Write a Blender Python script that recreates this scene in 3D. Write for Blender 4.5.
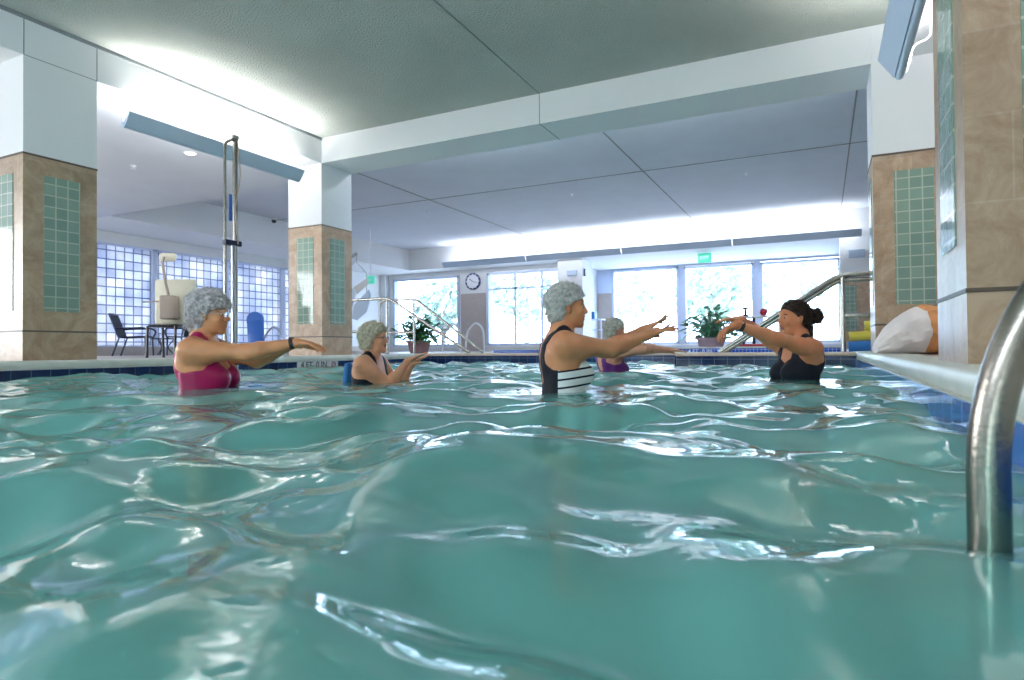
import bpy, bmesh, math, random
import numpy as np
from mathutils import Vector, Matrix, noise
C = bpy.context.scene.collection
PI = math.pi
for o in list(bpy.data.objects): bpy.data.objects.remove(o)

# ------------------------------------------------------------------ camera
EYE = Vector((0, 0, .23))
YAW, PIT, ROL, FPX = .45806, .01386, -.00859, 630.17
def cam_axes():
    c, s = math.cos(YAW), math.sin(YAW)
    fw = Vector((-s*math.cos(PIT), c*math.cos(PIT), math.sin(PIT))); rt = Vector((c, s, 0)); up = rt.cross(fw)
    return rt*math.cos(ROL)+up*math.sin(ROL), -rt*math.sin(ROL)+up*math.cos(ROL), fw
RT, UP, FW = cam_axes()
cd = bpy.data.cameras.new('camera'); cam = bpy.data.objects.new('camera', cd); C.objects.link(cam)
cam.matrix_world = Matrix(((RT.x, UP.x, -FW.x, EYE.x), (RT.y, UP.y, -FW.y, EYE.y), (RT.z, UP.z, -FW.z, EYE.z), (0, 0, 0, 1)))
cd.sensor_width = 36; cd.lens = FPX/1024*36; cd.clip_start = .02; cd.clip_end = 300
cd.dof.use_dof = True; cd.dof.focus_distance = 3.8; cd.dof.aperture_fstop = 5.6
bpy.context.scene.camera = cam
def W(u, v, d):            # world point seen at pixel (u, v) at depth d (metres along the view)
    return EYE + (RT*((u-512)/FPX) + UP*((340-v)/FPX) + FW)*d

# ------------------------------------------------------------------ world, light, exposure
vs = bpy.context.scene.view_settings
vs.view_transform = 'Standard'; vs.look = 'None'; vs.gamma = 1; vs.use_curve_mapping = False
vs.exposure = .06
wd = bpy.data.worlds.new('sky'); bpy.context.scene.world = wd; wd.use_nodes = True
bg = wd.node_tree.nodes['Background']; bg.inputs[0].default_value = (.92, .96, 1, 1); bg.inputs[1].default_value = 15
def area(name, loc, direction, sx, sy, power, col=(1, 1, 1), portal=False):
    l = bpy.data.lights.new(name, 'AREA'); l.shape = 'RECTANGLE'; l.size = sx; l.size_y = sy; l.energy = power; l.color = col
    o = bpy.data.objects.new(name, l); C.objects.link(o); o.location = loc
    o.rotation_euler = Vector(direction).to_track_quat('-Z', 'Y').to_euler()
    if portal: l.cycles.is_portal = True
    return o
area('portal', (-12.4, 18.75, 1.5), (0, -1, 0), 2.8, 2.4, 1, portal=True)
area('portal', (-8.6, 18.75, 1.5), (0, -1, 0), 2.8, 2.4, 1, portal=True)
area('portal', (-3, 21.1, 1.6), (0, -1, 0), 7, 2.6, 1, portal=True)
area('portal', (-14.6, 9, 1.5), (1, 0, 0), 12, 2.6, 1, portal=True)
area('portal', (-3.25, -2.8, 1.8), (0, 1, 0), 3.5, 1.3, 1, portal=True)

# ------------------------------------------------------------------ materials
def mat(name, col, rough=.5, metal=0, nvar=0, nscale=5, bump=0, bscale=40, spec=.5, sub=0, emis=None, trans=0, col2=None, coat=0, ior=1.5, detail=4, aniso=None):
    m = bpy.data.materials.new(name); m.use_nodes = True
    nt = m.node_tree; b = nt.nodes['Principled BSDF']
    b.inputs['Base Color'].default_value = (*col, 1); b.inputs['Roughness'].default_value = rough
    b.inputs['Metallic'].default_value = metal; b.inputs['Specular IOR Level'].default_value = spec
    b.inputs['Transmission Weight'].default_value = trans; b.inputs['IOR'].default_value = ior
    b.inputs['Coat Weight'].default_value = coat
    if sub:
        b.inputs['Subsurface Weight'].default_value = sub; b.inputs['Subsurface Radius'].default_value = (1, .35, .2); b.inputs['Subsurface Scale'].default_value = .012
    if emis: b.inputs['Emission Color'].default_value = (*emis[0], 1); b.inputs['Emission Strength'].default_value = emis[1]
    tc = nt.nodes.new('ShaderNodeTexCoord')
    vec = tc.outputs['Object']
    if aniso:
        mp = nt.nodes.new('ShaderNodeMapping'); mp.inputs['Scale'].default_value = aniso; nt.links.new(vec, mp.inputs[0]); vec = mp.outputs[0]
    if nvar or col2:
        n = nt.nodes.new('ShaderNodeTexNoise'); n.inputs['Scale'].default_value = nscale; n.inputs['Detail'].default_value = detail
        nt.links.new(vec, n.inputs['Vector'])
        r = nt.nodes.new('ShaderNodeValToRGB'); nt.links.new(n.outputs['Fac'], r.inputs[0])
        c2 = col2 or tuple(max(0, c*(1-nvar)) for c in col)
        r.color_ramp.elements[0].position = .35; r.color_ramp.elements[1].position = .65
        r.color_ramp.elements[0].color = (*c2, 1); r.color_ramp.elements[1].color = (*col, 1)
        nt.links.new(r.outputs[0], b.inputs['Base Color'])
    if bump:
        n2 = nt.nodes.new('ShaderNodeTexNoise'); n2.inputs['Scale'].default_value = bscale; n2.inputs['Detail'].default_value = 3
        nt.links.new(vec, n2.inputs['Vector'])
        bp = nt.nodes.new('ShaderNodeBump'); bp.inputs['Strength'].default_value = bump; bp.inputs['Distance'].default_value = .02
        nt.links.new(n2.outputs['Fac'], bp.inputs['Height']); nt.links.new(bp.outputs[0], b.inputs['Normal'])
    return m

def tile_mat(name, c1, c2, grout, bw, bh, gap, offset=0, rough=.3, mode='wall', bias=0, noise_amt=0, ncol=None, nscale=3, shift=(0, 0), bump=.4):
    """square tiles from world position: along the wall (x+y) and up (z); mode floor uses x and y"""
    m = bpy.data.materials.new(name); m.use_nodes = True; nt = m.node_tree; b = nt.nodes['Principled BSDF']
    g = nt.nodes.new('ShaderNodeNewGeometry'); s = nt.nodes.new('ShaderNodeSeparateXYZ'); nt.links.new(g.outputs['Position'], s.inputs[0])
    cmb = nt.nodes.new('ShaderNodeCombineXYZ')
    def add(a, k):
        n = nt.nodes.new('ShaderNodeMath'); n.operation = 'ADD'; nt.links.new(a, n.inputs[0])
        if isinstance(k, (int, float)): n.inputs[1].default_value = k
        else: nt.links.new(k, n.inputs[1])
        return n.outputs[0]
    if mode == 'wall':
        nt.links.new(add(add(s.outputs[0], s.outputs[1]), shift[0]), cmb.inputs[0]); nt.links.new(add(s.outputs[2], shift[1]), cmb.inputs[1])
    else:
        nt.links.new(add(s.outputs[0], shift[0]), cmb.inputs[0]); nt.links.new(add(s.outputs[1], shift[1]), cmb.inputs[1])
    br = nt.nodes.new('ShaderNodeTexBrick'); nt.links.new(cmb.outputs[0], br.inputs['Vector'])
    br.offset = offset; br.inputs['Scale'].default_value = 1; br.inputs['Mortar Size'].default_value = gap; br.inputs['Bias'].default_value = bias
    br.inputs['Brick Width'].default_value = bw; br.inputs['Row Height'].default_value = bh; br.inputs['Mortar Smooth'].default_value = .1
    br.inputs['Color1'].default_value = (*c1, 1); br.inputs['Color2'].default_value = (*c2, 1); br.inputs['Mortar'].default_value = (*grout, 1)
    out = br.outputs['Color']
    if noise_amt:
        n = nt.nodes.new('ShaderNodeTexNoise'); n.inputs['Scale'].default_value = nscale; n.inputs['Detail'].default_value = 10; n.inputs['Roughness'].default_value = .72; n.inputs['Distortion'].default_value = 1.2
        nt.links.new(g.outputs['Position'], n.inputs['Vector'])
        r = nt.nodes.new('ShaderNodeValToRGB'); nt.links.new(n.outputs['Fac'], r.inputs[0])
        r.color_ramp.elements[0].position = .3; r.color_ramp.elements[0].color = (*ncol, 1)
        r.color_ramp.elements[1].position = .62; r.color_ramp.elements[1].color = (1, 1, 1, 1)
        mx = nt.nodes.new('ShaderNodeMix'); mx.data_type = 'RGBA'; mx.blend_type = 'MULTIPLY'; mx.inputs[0].default_value = noise_amt
        nt.links.new(out, mx.inputs[6]); nt.links.new(r.outputs[0], mx.inputs[7]); out = mx.outputs[2]
    nt.links.new(out, b.inputs['Base Color']); b.inputs['Roughness'].default_value = rough
    bp = nt.nodes.new('ShaderNodeBump'); bp.invert = True; bp.inputs['Strength'].default_value = bump; bp.inputs['Distance'].default_value = .004
    nt.links.new(br.outputs['Fac'], bp.inputs['Height']); nt.links.new(bp.outputs[0], b.inputs['Normal'])
    return m

M = {}
M['plaster'] = mat('white plaster', (.80, .81, .82), .7, bump=.05, bscale=60)
M['ceil_main'] = mat('textured acoustic ceiling', (.50, .53, .49), .9, nvar=.10, nscale=1.2, bump=1.0, bscale=55)  # green in the base colour stands for light reflected up from the pool
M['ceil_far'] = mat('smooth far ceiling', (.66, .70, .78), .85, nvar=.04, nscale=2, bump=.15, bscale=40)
M['seam'] = mat('joint line and gap shade', (.25, .27, .28), .8)
M['trimdark'] = mat('dark bronze trim', (.10, .075, .055), .5)
M['stone'] = tile_mat('tan stone tile', (.52, .38, .26), (.44, .33, .23), (.50, .39, .29), .50, .31, .004, .5, .35, noise_amt=.9, ncol=(.56, .43, .34), nscale=4.5, shift=(.13, .19))
M['stonefar'] = tile_mat('grey stone tile', (.50, .44, .41), (.47, .41, .39), (.45, .4, .38), .50, .32, .004, .5, .4, noise_amt=.4, ncol=(.75, .7, .68), nscale=4)
M['glasstile'] = tile_mat('green glass mosaic', (.25, .36, .29), (.20, .30, .25), (.46, .50, .42), .104, .104, .006, 0, .08, noise_amt=.5, ncol=(.75, .85, .9), nscale=2.5, shift=(0, -.02))
M['navy'] = tile_mat('navy waterline tile', (.008, .022, .085), (.006, .016, .06), (.08, .12, .22), .152, .152, .003, 0, .12, shift=(.03, .07), bump=.3)
M['royal'] = tile_mat('royal blue waterline tile', (.01, .06, .42), (.02, .10, .55), (.45, .5, .62), .06, .06, .004, 0, .12)
M['blue'] = tile_mat('blue waterline tile', (.02, .10, .42), (.03, .14, .50), (.30, .4, .6), .152, .152, .003, 0, .1, shift=(.03, .07))
M['poolwall'] = tile_mat('pool plaster', (.50, .78, .74), (.48, .76, .72), (.45, .70, .68), .3, .3, .003, 0, .5)
M['poolfloor'] = tile_mat('pool floor plaster', (.50, .78, .74), (.48, .76, .72), (.40, .66, .64), .6, .6, .004, 0, .5, mode='floor')
M['deck'] = tile_mat('deck tile', (.52, .45, .39), (.50, .43, .37), (.40, .36, .32), .2, .2, .004, 0, .45, mode='floor', noise_amt=.3, ncol=(.8, .75, .7))
M['coping'] = mat('cream coping', (.70, .70, .63), .35, nvar=.10, nscale=8, bump=.05)
M['copingtan'] = mat('tan coping', (.66, .54, .42), .4, nvar=.12, nscale=8)
M['frame'] = mat('white window frame', (.62, .69, .88), .4)
M['steel'] = mat('brushed stainless steel', (.42, .40, .36), .24, metal=1, nvar=.12, nscale=30, bump=.03, bscale=200)
M['steeldark'] = mat('dark worn stainless steel', (.30, .27, .235), .26, metal=1, nvar=.2, nscale=14, bump=.04, bscale=120)
M['steelmatt'] = mat('satin grey steel', (.46, .46, .47), .35, metal=.85)
M['bluegrey'] = mat('blue grey enamel', (.50, .60, .74), .45)
M['white'] = mat('white enamel', (.85, .86, .88), .35)
M['black'] = mat('black plastic', (.012, .013, .018), .4)
M['darkblue'] = mat('dark navy coated metal', (.012, .02, .06), .35)
M['mesh'] = mat('dark sling fabric', (.02, .028, .055), .7, nvar=.4, nscale=120)
M['ivory'] = mat('ivory plastic', (.78, .76, .62), .45, nvar=.05, nscale=6)
M['taupe'] = mat('taupe plastic', (.42, .35, .30), .5)
M['blueplastic'] = mat('blue plastic', (.03, .14, .50), .3)
M['foamyellow'] = mat('yellow foam', (.86, .72, .10), .7, bump=.1, bscale=90)
M['foamblue'] = mat('blue foam', (.03, .18, .52), .7, bump=.1, bscale=90)
M['leaf'] = mat('green leaf', (.05, .26, .07), .35, nvar=.5, nscale=9, spec=.6)
M['leafpale'] = mat('pale green leaf', (.16, .42, .26), .35, nvar=.35, nscale=9, spec=.6)
M['terracotta'] = mat('mauve brown pot', (.30, .17, .18), .6, nvar=.15, nscale=12)
M['mauvepot'] = mat('mauve pot', (.42, .30, .36), .5, nvar=.15, nscale=12)
M['soil'] = mat('potting soil', (.03, .02, .015), .9)
M['red'] = mat('red plastic', (.62, .03, .06), .35)
M['signgreen'] = mat('green sign face', (.08, .50, .36), .4, emis=((.1, .75, .5), .5))
M['signtile'] = mat('white marker tile', (.80, .80, .80), .2)
M['ink'] = mat('black ink', (.01, .01, .012), .5)
M['inkred'] = mat('maroon ink', (.25, .02, .05), .5)
M['inkwhite'] = mat('white lettering', (.8, .85, .95), .4)
M['tube'] = mat('lit fluorescent tube', (1, 1, 1), .5, emis=((.95, .97, 1), 26))
M['lamp'] = mat('lit downlight lens', (1, 1, 1), .5, emis=((1, .98, .94), 6))
M['clockface'] = mat('white clock face', (.82, .82, .88), .4)
M['clocknavy'] = mat('navy clock ring', (.02, .04, .14), .4)
M['foliage'] = mat('distant foliage', (.46, .60, .48), .8, nvar=.6, nscale=2)
M['bark'] = mat('bark', (.35, .30, .26), .9, nvar=.3, nscale=9)
M['ground'] = mat('pale paving outside', (.55, .55, .52), .8, nvar=.1, nscale=2)
def glass_mat(tint=(.93, .97, 1)):
    m = bpy.data.materials.new('window glass'); m.use_nodes = True; nt = m.node_tree; nt.nodes.remove(nt.nodes['Principled BSDF'])
    t = nt.nodes.new('ShaderNodeBsdfTransparent'); g = nt.nodes.new('ShaderNodeBsdfGlossy'); g.inputs['Roughness'].default_value = .02
    t.inputs[0].default_value = (*tint, 1)
    mx = nt.nodes.new('ShaderNodeMixShader'); mx.inputs[0].default_value = .05
    nt.links.new(t.outputs[0], mx.inputs[1]); nt.links.new(g.outputs[0], mx.inputs[2]); nt.links.new(mx.outputs[0], nt.nodes['Material Output'].inputs[0])
    return m
M['glass'] = glass_mat((.76, .87, 1)); M['clearglass'] = glass_mat()
def block_mat():
    m = bpy.data.materials.new('glass block'); m.use_nodes = True; nt = m.node_tree; p = nt.nodes['Principled BSDF']
    g = nt.nodes.new('ShaderNodeNewGeometry'); s = nt.nodes.new('ShaderNodeSeparateXYZ'); nt.links.new(g.outputs['Position'], s.inputs[0])
    c = nt.nodes.new('ShaderNodeCombineXYZ'); nt.links.new(s.outputs[1], c.inputs[0]); nt.links.new(s.outputs[2], c.inputs[1])
    mp = nt.nodes.new('ShaderNodeMapping'); mp.inputs['Location'].default_value = (.05, -.05, 0); nt.links.new(c.outputs[0], mp.inputs[0])
    br = nt.nodes.new('ShaderNodeTexBrick'); br.offset = 0; nt.links.new(mp.outputs[0], br.inputs['Vector'])
    br.inputs['Scale'].default_value = 1; br.inputs['Brick Width'].default_value = .205; br.inputs['Row Height'].default_value = .205; br.inputs['Mortar Size'].default_value = .016; br.inputs['Mortar Smooth'].default_value = .3
    br.inputs['Color1'].default_value = (.56, .58, .62, 1); br.inputs['Color2'].default_value = (.38, .40, .45, 1); br.inputs['Mortar'].default_value = (.13, .15, .21, 1)
    n = nt.nodes.new('ShaderNodeTexNoise'); n.inputs['Scale'].default_value = 1.6; n.inputs['Detail'].default_value = 5; nt.links.new(g.outputs['Position'], n.inputs['Vector'])
    r = nt.nodes.new('ShaderNodeValToRGB'); r.color_ramp.elements[0].position = .35; r.color_ramp.elements[0].color = (.55, .62, .78, 1); r.color_ramp.elements[1].position = .62; r.color_ramp.elements[1].color = (1, 1, 1, 1); nt.links.new(n.outputs['Fac'], r.inputs[0])
    mx = nt.nodes.new('ShaderNodeMix'); mx.data_type = 'RGBA'; mx.blend_type = 'MULTIPLY'; mx.inputs[0].default_value = .8
    nt.links.new(br.outputs['Color'], mx.inputs[6]); nt.links.new(r.outputs[0], mx.inputs[7])
    nt.links.new(mx.outputs[2], p.inputs['Base Color']); p.inputs['Roughness'].default_value = .08
    t = nt.nodes.new('ShaderNodeBsdfTranslucent'); nt.links.new(mx.outputs[2], t.inputs[0])
    ms = nt.nodes.new('ShaderNodeMixShader'); ms.inputs[0].default_value = .7
    bp = nt.nodes.new('ShaderNodeBump'); bp.invert = True; bp.inputs['Strength'].default_value = .6; bp.inputs['Distance'].default_value = .01; nt.links.new(br.outputs['Fac'], bp.inputs['Height']); nt.links.new(bp.outputs[0], p.inputs['Normal'])
    nt.links.new(p.outputs[0], ms.inputs[1]); nt.links.new(t.outputs[0], ms.inputs[2]); nt.links.new(ms.outputs[0], nt.nodes['Material Output'].inputs[0])
    return m
M['block'] = block_mat()
def water_mat():
    m = bpy.data.materials.new('pool water'); m.use_nodes = True; nt = m.node_tree; nt.nodes.remove(nt.nodes['Principled BSDF'])
    fr = nt.nodes.new('ShaderNodeFresnel'); fr.inputs['IOR'].default_value = 1.5
    gl = nt.nodes.new('ShaderNodeBsdfGlossy'); gl.inputs['Roughness'].default_value = .03
    tr = nt.nodes.new('ShaderNodeBsdfTransparent'); tr.inputs[0].default_value = (.42, .80, .76, 1)
    df = nt.nodes.new('ShaderNodeBsdfDiffuse'); df.inputs[0].default_value = (.165, .45, .43, 1)
    m1 = nt.nodes.new('ShaderNodeMixShader'); m1.inputs[0].default_value = .66
    nt.links.new(tr.outputs[0], m1.inputs[1]); nt.links.new(df.outputs[0], m1.inputs[2])
    m2 = nt.nodes.new('ShaderNodeMixShader'); nt.links.new(fr.outputs[0], m2.inputs[0]); nt.links.new(m1.outputs[0], m2.inputs[1]); nt.links.new(gl.outputs[0], m2.inputs[2])
    n = nt.nodes.new('ShaderNodeTexNoise'); n.inputs['Scale'].default_value = 14; n.inputs['Detail'].default_value = 2
    tc = nt.nodes.new('ShaderNodeTexCoord'); nt.links.new(tc.outputs['Object'], n.inputs['Vector'])
    bp = nt.nodes.new('ShaderNodeBump'); bp.inputs['Strength'].default_value = .22; bp.inputs['Distance'].default_value = .01
    nt.links.new(n.outputs['Fac'], bp.inputs['Height']); nt.links.new(bp.outputs[0], gl.inputs['Normal'])
    nt.links.new(m2.outputs[0], nt.nodes['Material Output'].inputs[0])
    return m
M['water'] = water_mat()

# ------------------------------------------------------------------ mesh helpers
class MB:
    def __init__(s): s.bm = bmesh.new()
    def box(s, x0, x1, y0, y1, z0, z1, bev=0):
        r = bmesh.ops.create_cube(s.bm, size=1)
        bmesh.ops.transform(s.bm, matrix=Matrix.Translation(((x0+x1)/2, (y0+y1)/2, (z0+z1)/2)) @ Matrix.Diagonal((abs(x1-x0), abs(y1-y0), abs(z1-z0), 1)), verts=r['verts'])
        if bev:
            ed = list({e for v in r['verts'] for e in v.link_edges})
            bmesh.ops.bevel(s.bm, geom=ed, offset=bev, segments=2, affect='EDGES', profile=.5)
        return s
    def obox(s, center, sx, sy, sz, rot, bev=0):
        t = MB().box(-sx/2, sx/2, -sy/2, sy/2, -sz/2, sz/2, bev)
        s.merge(t, Matrix.Translation(center) @ rot.to_4x4()); return s
    def merge(s, t, mtx=None):
        me = bpy.data.meshes.new('tmp'); t.bm.to_mesh(me); t.bm.free()
        if mtx is not None: me.transform(mtx)
        s.bm.from_mesh(me); bpy.data.meshes.remove(me); return s
    def tube(s, pts, r, seg=12, closed=False, cap=True):
        pts = [Vector(p) for p in pts]; n = len(pts); rings = []
        rs = r if isinstance(r, (list, tuple)) else [r]*n
        up = None
        for i, p in enumerate(pts):
            if closed: t = (pts[(i+1) % n]-pts[i-1])
            else: t = pts[min(i+1, n-1)]-pts[max(i-1, 0)]
            t.normalize()
            if up is None:
                up = Vector((0, 0, 1)) if abs(t.z) < .9 else Vector((1, 0, 0))
            a = (up - t*up.dot(t)).normalized(); b = t.cross(a); up = a
            rings.append([s.bm.verts.new(p + (a*math.cos(2*PI*k/seg)+b*math.sin(2*PI*k/seg))*rs[i]) for k in range(seg)])
        for i in range(n if closed else n-1):
            A, B = rings[i], rings[(i+1) % n]
            for k in range(seg): s.bm.faces.new((A[k], A[(k+1) % seg], B[(k+1) % seg], B[k]))
        if cap and not closed:
            s.bm.faces.new(rings[0][::-1]); s.bm.faces.new(rings[-1])
        return s
    def lathe(s, prof, center, seg=24, axis='Z'):
        rings = []
        for r, z in prof:
            ring = []
            for k in range(seg):
                a = 2*PI*k/seg
                v = Vector((r*math.cos(a), r*math.sin(a), z))
                if axis == 'Y': v = Vector((v.x, v.z, v.y))
                if axis == 'X': v = Vector((v.z, v.x, v.y))
                ring.append(s.bm.verts.new(v+Vector(center)))
            rings.append(ring)
        for A, B in zip(rings, rings[1:]):
            for k in range(seg): s.bm.faces.new((A[k], A[(k+1) % seg], B[(k+1) % seg], B[k]))
        s.bm.faces.new(rings[0][::-1]); s.bm.faces.new(rings[-1]); return s
    def poly(s, pts, ext):     # polygon extruded by a vector
        a = [s.bm.verts.new(p) for p in pts]; b = [s.bm.verts.new(Vector(p)+Vector(ext)) for p in pts]
        s.bm.faces.new(a); s.bm.faces.new(b[::-1]); n = len(a)
        for i in range(n): s.bm.faces.new((a[i], b[i], b[(i+1) % n], a[(i+1) % n]))
        return s
    def build(s, name, m, parent=None, smooth=False, recalc=True):
        if recalc: bmesh.ops.recalc_face_normals(s.bm, faces=s.bm.faces)
        me = bpy.data.meshes.new(name); s.bm.to_mesh(me); s.bm.free(); me.materials.append(m)
        if smooth:
            me.polygons.foreach_set('use_smooth', [True]*len(me.polygons)); me.set_sharp_from_angle(angle=math.radians(40))
        o = bpy.data.objects.new(name, me); C.objects.link(o)
        if parent: o.parent = parent; o.matrix_parent_inverse = Matrix.Identity(4)
        return o
def tag(o, label=None, cat=None, group=None, kind=None):
    if label: o['label'] = label
    if cat: o['category'] = cat
    if group: o['group'] = group
    if kind: o['kind'] = kind
    return o
def empty(name, loc=(0, 0, 0), rz=0):
    o = bpy.data.objects.new(name, None); C.objects.link(o); o.location = loc; o.rotation_euler = (0, 0, rz); return o
def struct(name, mb, m, parent=None, smooth=False):
    o = mb.build(name, m, parent, smooth)
    if not parent: o['kind'] = 'structure'
    return o
def rnd(path, r=.12, n=6):          # round the corners of a polyline
    P = [Vector(p) for p in path]; out = [P[0]]
    for a, b, c in zip(P, P[1:], P[2:]):
        d1 = (a-b); d2 = (c-b); q = min(r, d1.length*.49, d2.length*.49)
        p1 = b+d1.normalized()*q; p2 = b+d2.normalized()*q
        for i in range(n+1):
            t = i/n; out.append(p1*(1-t)**2+b*2*t*(1-t)+p2*t*t)
    out.append(P[-1]); return out
def text_mesh(body, size, m, loc, rot, parent, name='lettering', depth=.002):
    cu = bpy.data.curves.new('t', 'FONT'); cu.body = body; cu.size = size; cu.extrude = depth; cu.align_x = 'CENTER'; cu.align_y = 'CENTER'
    o = bpy.data.objects.new('t', cu); C.objects.link(o)
    bpy.context.view_layer.update()
    me = bpy.data.meshes.new_from_object(o.evaluated_get(bpy.context.evaluated_depsgraph_get()))
    bpy.data.objects.remove(o); me.transform(rot.to_4x4()); me.transform(Matrix.Translation(loc))
    me.materials.clear(); me.materials.append(m)
    r = bpy.data.objects.new(name, me); C.objects.link(r); r.parent = parent
    return r
RX = Matrix.Rotation(PI/2, 3, 'X')            # text facing -Y
RPX = Matrix.Rotation(PI/2, 3, 'Z') @ RX      # text facing +X

# ------------------------------------------------------------------ pool shell and deck
DZ = .15; CT = .161
XL, XR = -6.1, .335
struct('floor', MB().box(-14.3, XL-.28, -3, 9.0, -1.5, DZ).box(-14.3, XL-.28, 9.0, 11.75, -1.5, DZ).box(-14.3, 5, 11.75, 21.3, -1.5, DZ)
       .box(XR+.3, 5, -3, 11.75, -1.5, DZ), M['deck'])
struct('floor_pool', MB().box(XL, XR, -3, 11.5, -1.5, -1.08), M['poolfloor'])
struct('wall_pool', MB().box(XL-.28, XL-.02, -3, 11.5, -1.5, .08).box(XR+.02, XR+.3, -3, 11.5, -1.5, .08).box(XL, XR, 11.52, 11.75, -1.5, .1)
       .box(XL, -1.67, 9.02, 9.28, -1.08, .08).box(-1.65, XR, 8.02, 8.28, -1.08, .08).box(-1.65, -1.4, 8.02, 9.28, -1.08, .08), M['poolwall'])
o = struct('trim_left_waterline', MB().box(XL-.02, XL, -3, 9.0, -.10, .082), M['navy'])
o = struct('trim_right_waterline', MB().box(XR, XR+.02, -3, 8.0, -.10, .082), M['blue'])
struct('trim_divider_waterline', MB().box(XL, -1.67, 9.0, 9.02, -.10, .12).box(-1.67, XR, 8.0, 8.02, -.10, .12).box(-1.67, -1.65, 8.0, 9.0, -.10, .12), M['navy'])
struct('trim_far_waterline', MB().box(XL, XR, 11.5, 11.52, -.1, .205), M['royal'])
def coping_bar(mb, a, b, width, inward, z0, z1):
    # bullnosed bar from a to b; the nose faces 'inward'
    a = Vector(a); b = Vector(b); inward = Vector(inward); pts = []; h = (z1-z0)/2
    prof = [(0, z0), (width, z0), (width, z1), (.03, z1)] + [(.03-math.sin(t)*h*.6, z0+h+math.cos(t)*h) for t in [i*PI/8 for i in range(1, 8)]]
    pts = [a - inward*p + Vector((0, 0, z)) for p, z in prof]
    mb.poly(pts, b-a); return mb
struct('trim_left_coping', coping_bar(MB(), (XL, -3, 0), (XL, 11.5, 0), .29, (1, 0, 0), .083, CT), M['coping'], smooth=True)
struct('trim_right_coping', coping_bar(MB(), (XR, -3, 0), (XR, 11.5, 0), .30, (-1, 0, 0), .083, CT), M['coping'], smooth=True)
d = coping_bar(MB(), (XL, 9.0, 0), (-1.67, 9.0, 0), .29, (0, -1, 0), .121, CT)
coping_bar(d, (-1.67, 8.0, 0), (XR, 8.0, 0), .29, (0, -1, 0), .121, CT); d.box(-1.67, -1.4, 8.28, 9.29, .121, CT)
struct('trim_divider_coping', d, M['copingtan'])
struct('trim_far_coping', MB().box(XL, XR, 11.49, 11.76, .206, .235, .006), M['coping'])

# ------------------------------------------------------------------ ceilings and beams
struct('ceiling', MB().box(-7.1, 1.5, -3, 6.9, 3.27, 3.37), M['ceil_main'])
struct('ceiling_joint', MB().box(-2.995, -2.985, -3, 6.86, 3.264, 3.272), M['seam'])
struct('ceiling_far_bay', MB().box(-12.55, 5, 7.4, 17.6, 3.6, 3.7), M['ceil_far'])
struct('ceiling_far_joint', MB().box(-3.04, -3.02, 7.5, 17.6, 3.592, 3.602).box(.44, .46, 7.5, 17.6, 3.592, 3.602).box(-12.55, 5, 11.85, 11.87, 3.592, 3.602).box(-7.9, -7.88, 7.6, 17.6, 3.592, 3.602), M['seam'])
struct('ceiling_side', MB().box(-14.3, -7.04, -3, 7.6, 2.91, 3.7), M['ceil_far'])
struct('ceiling_soffit', MB().box(-14.3, -12.55, 7.6, 17.6, 2.91, 3.7).box(-14.3, 5, 17.6, 21.4, 2.91, 3.7), M['plaster'])
struct('ceiling_side_right', MB().box(1.5, 5.2, -3.1, 6.9, 2.91, 3.4), M['plaster'])
b = struct('beam_left', MB().box(-7.04, -6.4, -3, 6.86, 2.91, 3.27), M['plaster']); b['kind'] = 'structure'
struct('beam_joint', MB().box(-6.402, -6.397, 3.11, 3.118, 2.91, 3.24).box(-6.402, -6.397, 3.746, 3.754, 2.91, 3.24).box(-6.402, -6.397, 3.11, 3.754, 2.908, 2.914), M['seam'], b)
struct('beam_reveal_shade', MB().box(-6.42, -6.385, -3, 6.86, 3.235, 3.27), M['seam'], b)  # dark solid strip, its colour stands for the shade in the gap under the ceiling
b = struct('beam_cross', MB().box(-7.04, .45, 6.86, 7.5, 2.91, 3.7), M['plaster'])
struct('beam_joint', MB().box(-2.995, -2.987, 6.856, 7.502, 2.906, 3.27), M['seam'], b)
struct('beam_right', MB().box(.64, 1.5, -3, 6.86, 2.91, 3.27).box(.452, 5, 6.862, 7.5, 2.91, 3.7), M['plaster'])

# ------------------------------------------------------------------ columns
def column(x0, x1, y0, y1, label, top=2.91, blocks=True, zt=2.03, deck=DZ):
    c = empty('column', ((x0+x1)/2, (y0+y1)/2, deck)); tag(c, label, 'column', 'tiled columns round the pool')
    inv = Matrix.Translation(-Vector(c.location))
    def P(name, mb, m): 
        o = mb.build(name, m, c); o.data.transform(inv); return o
    if zt < top: P('upper_shaft', MB().box(x0, x1, y0, y1, zt, top), M['plaster'])
    P('stone_cladding', MB().box(x0, x1, y0, y1, deck, min(zt, top)-.0), M['stone'])
    P('band', MB().box(x0-.004, x1+.004, y0-.004, y1+.004, .418, .434), M['trimdark'])
    if zt < top: P('cap_strip', MB().box(x0-.005, x1+.005, y0-.005, y1+.005, zt-.012, zt+.006), M['trimdark'])
    zb0, zb1 = .612, 1.86
    if zt > 2.1: zb1 = 2.8
    for (a, b, e, f) in ((x0+.17, x0+.482, y0-.006, y0+.02), (x0-.006, x0+.02, y0+.17, y0+.482), (x1-.02, x1+.006, y0+.17, y0+.482)):
        P('glass_tile_panel', MB().box(a, b, e, f, zb0, zb1), M['glasstile'])
    return c
column(-7.04, -6.4, 3.11, 3.75, 'stone and white column nearest the left edge of the view')
column(-7.04, -6.4, 6.86, 7.50, 'stone and white column behind the depth marker on the left pool edge')
column(.447, 1.09, 6.86, 7.50, 'stone and white column standing behind the white mesh bag')
column(.468, 1.11, 2.76, 3.40, 'tall stone tiled column nearest the camera by the steel ladder', zt=2.9)

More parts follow.
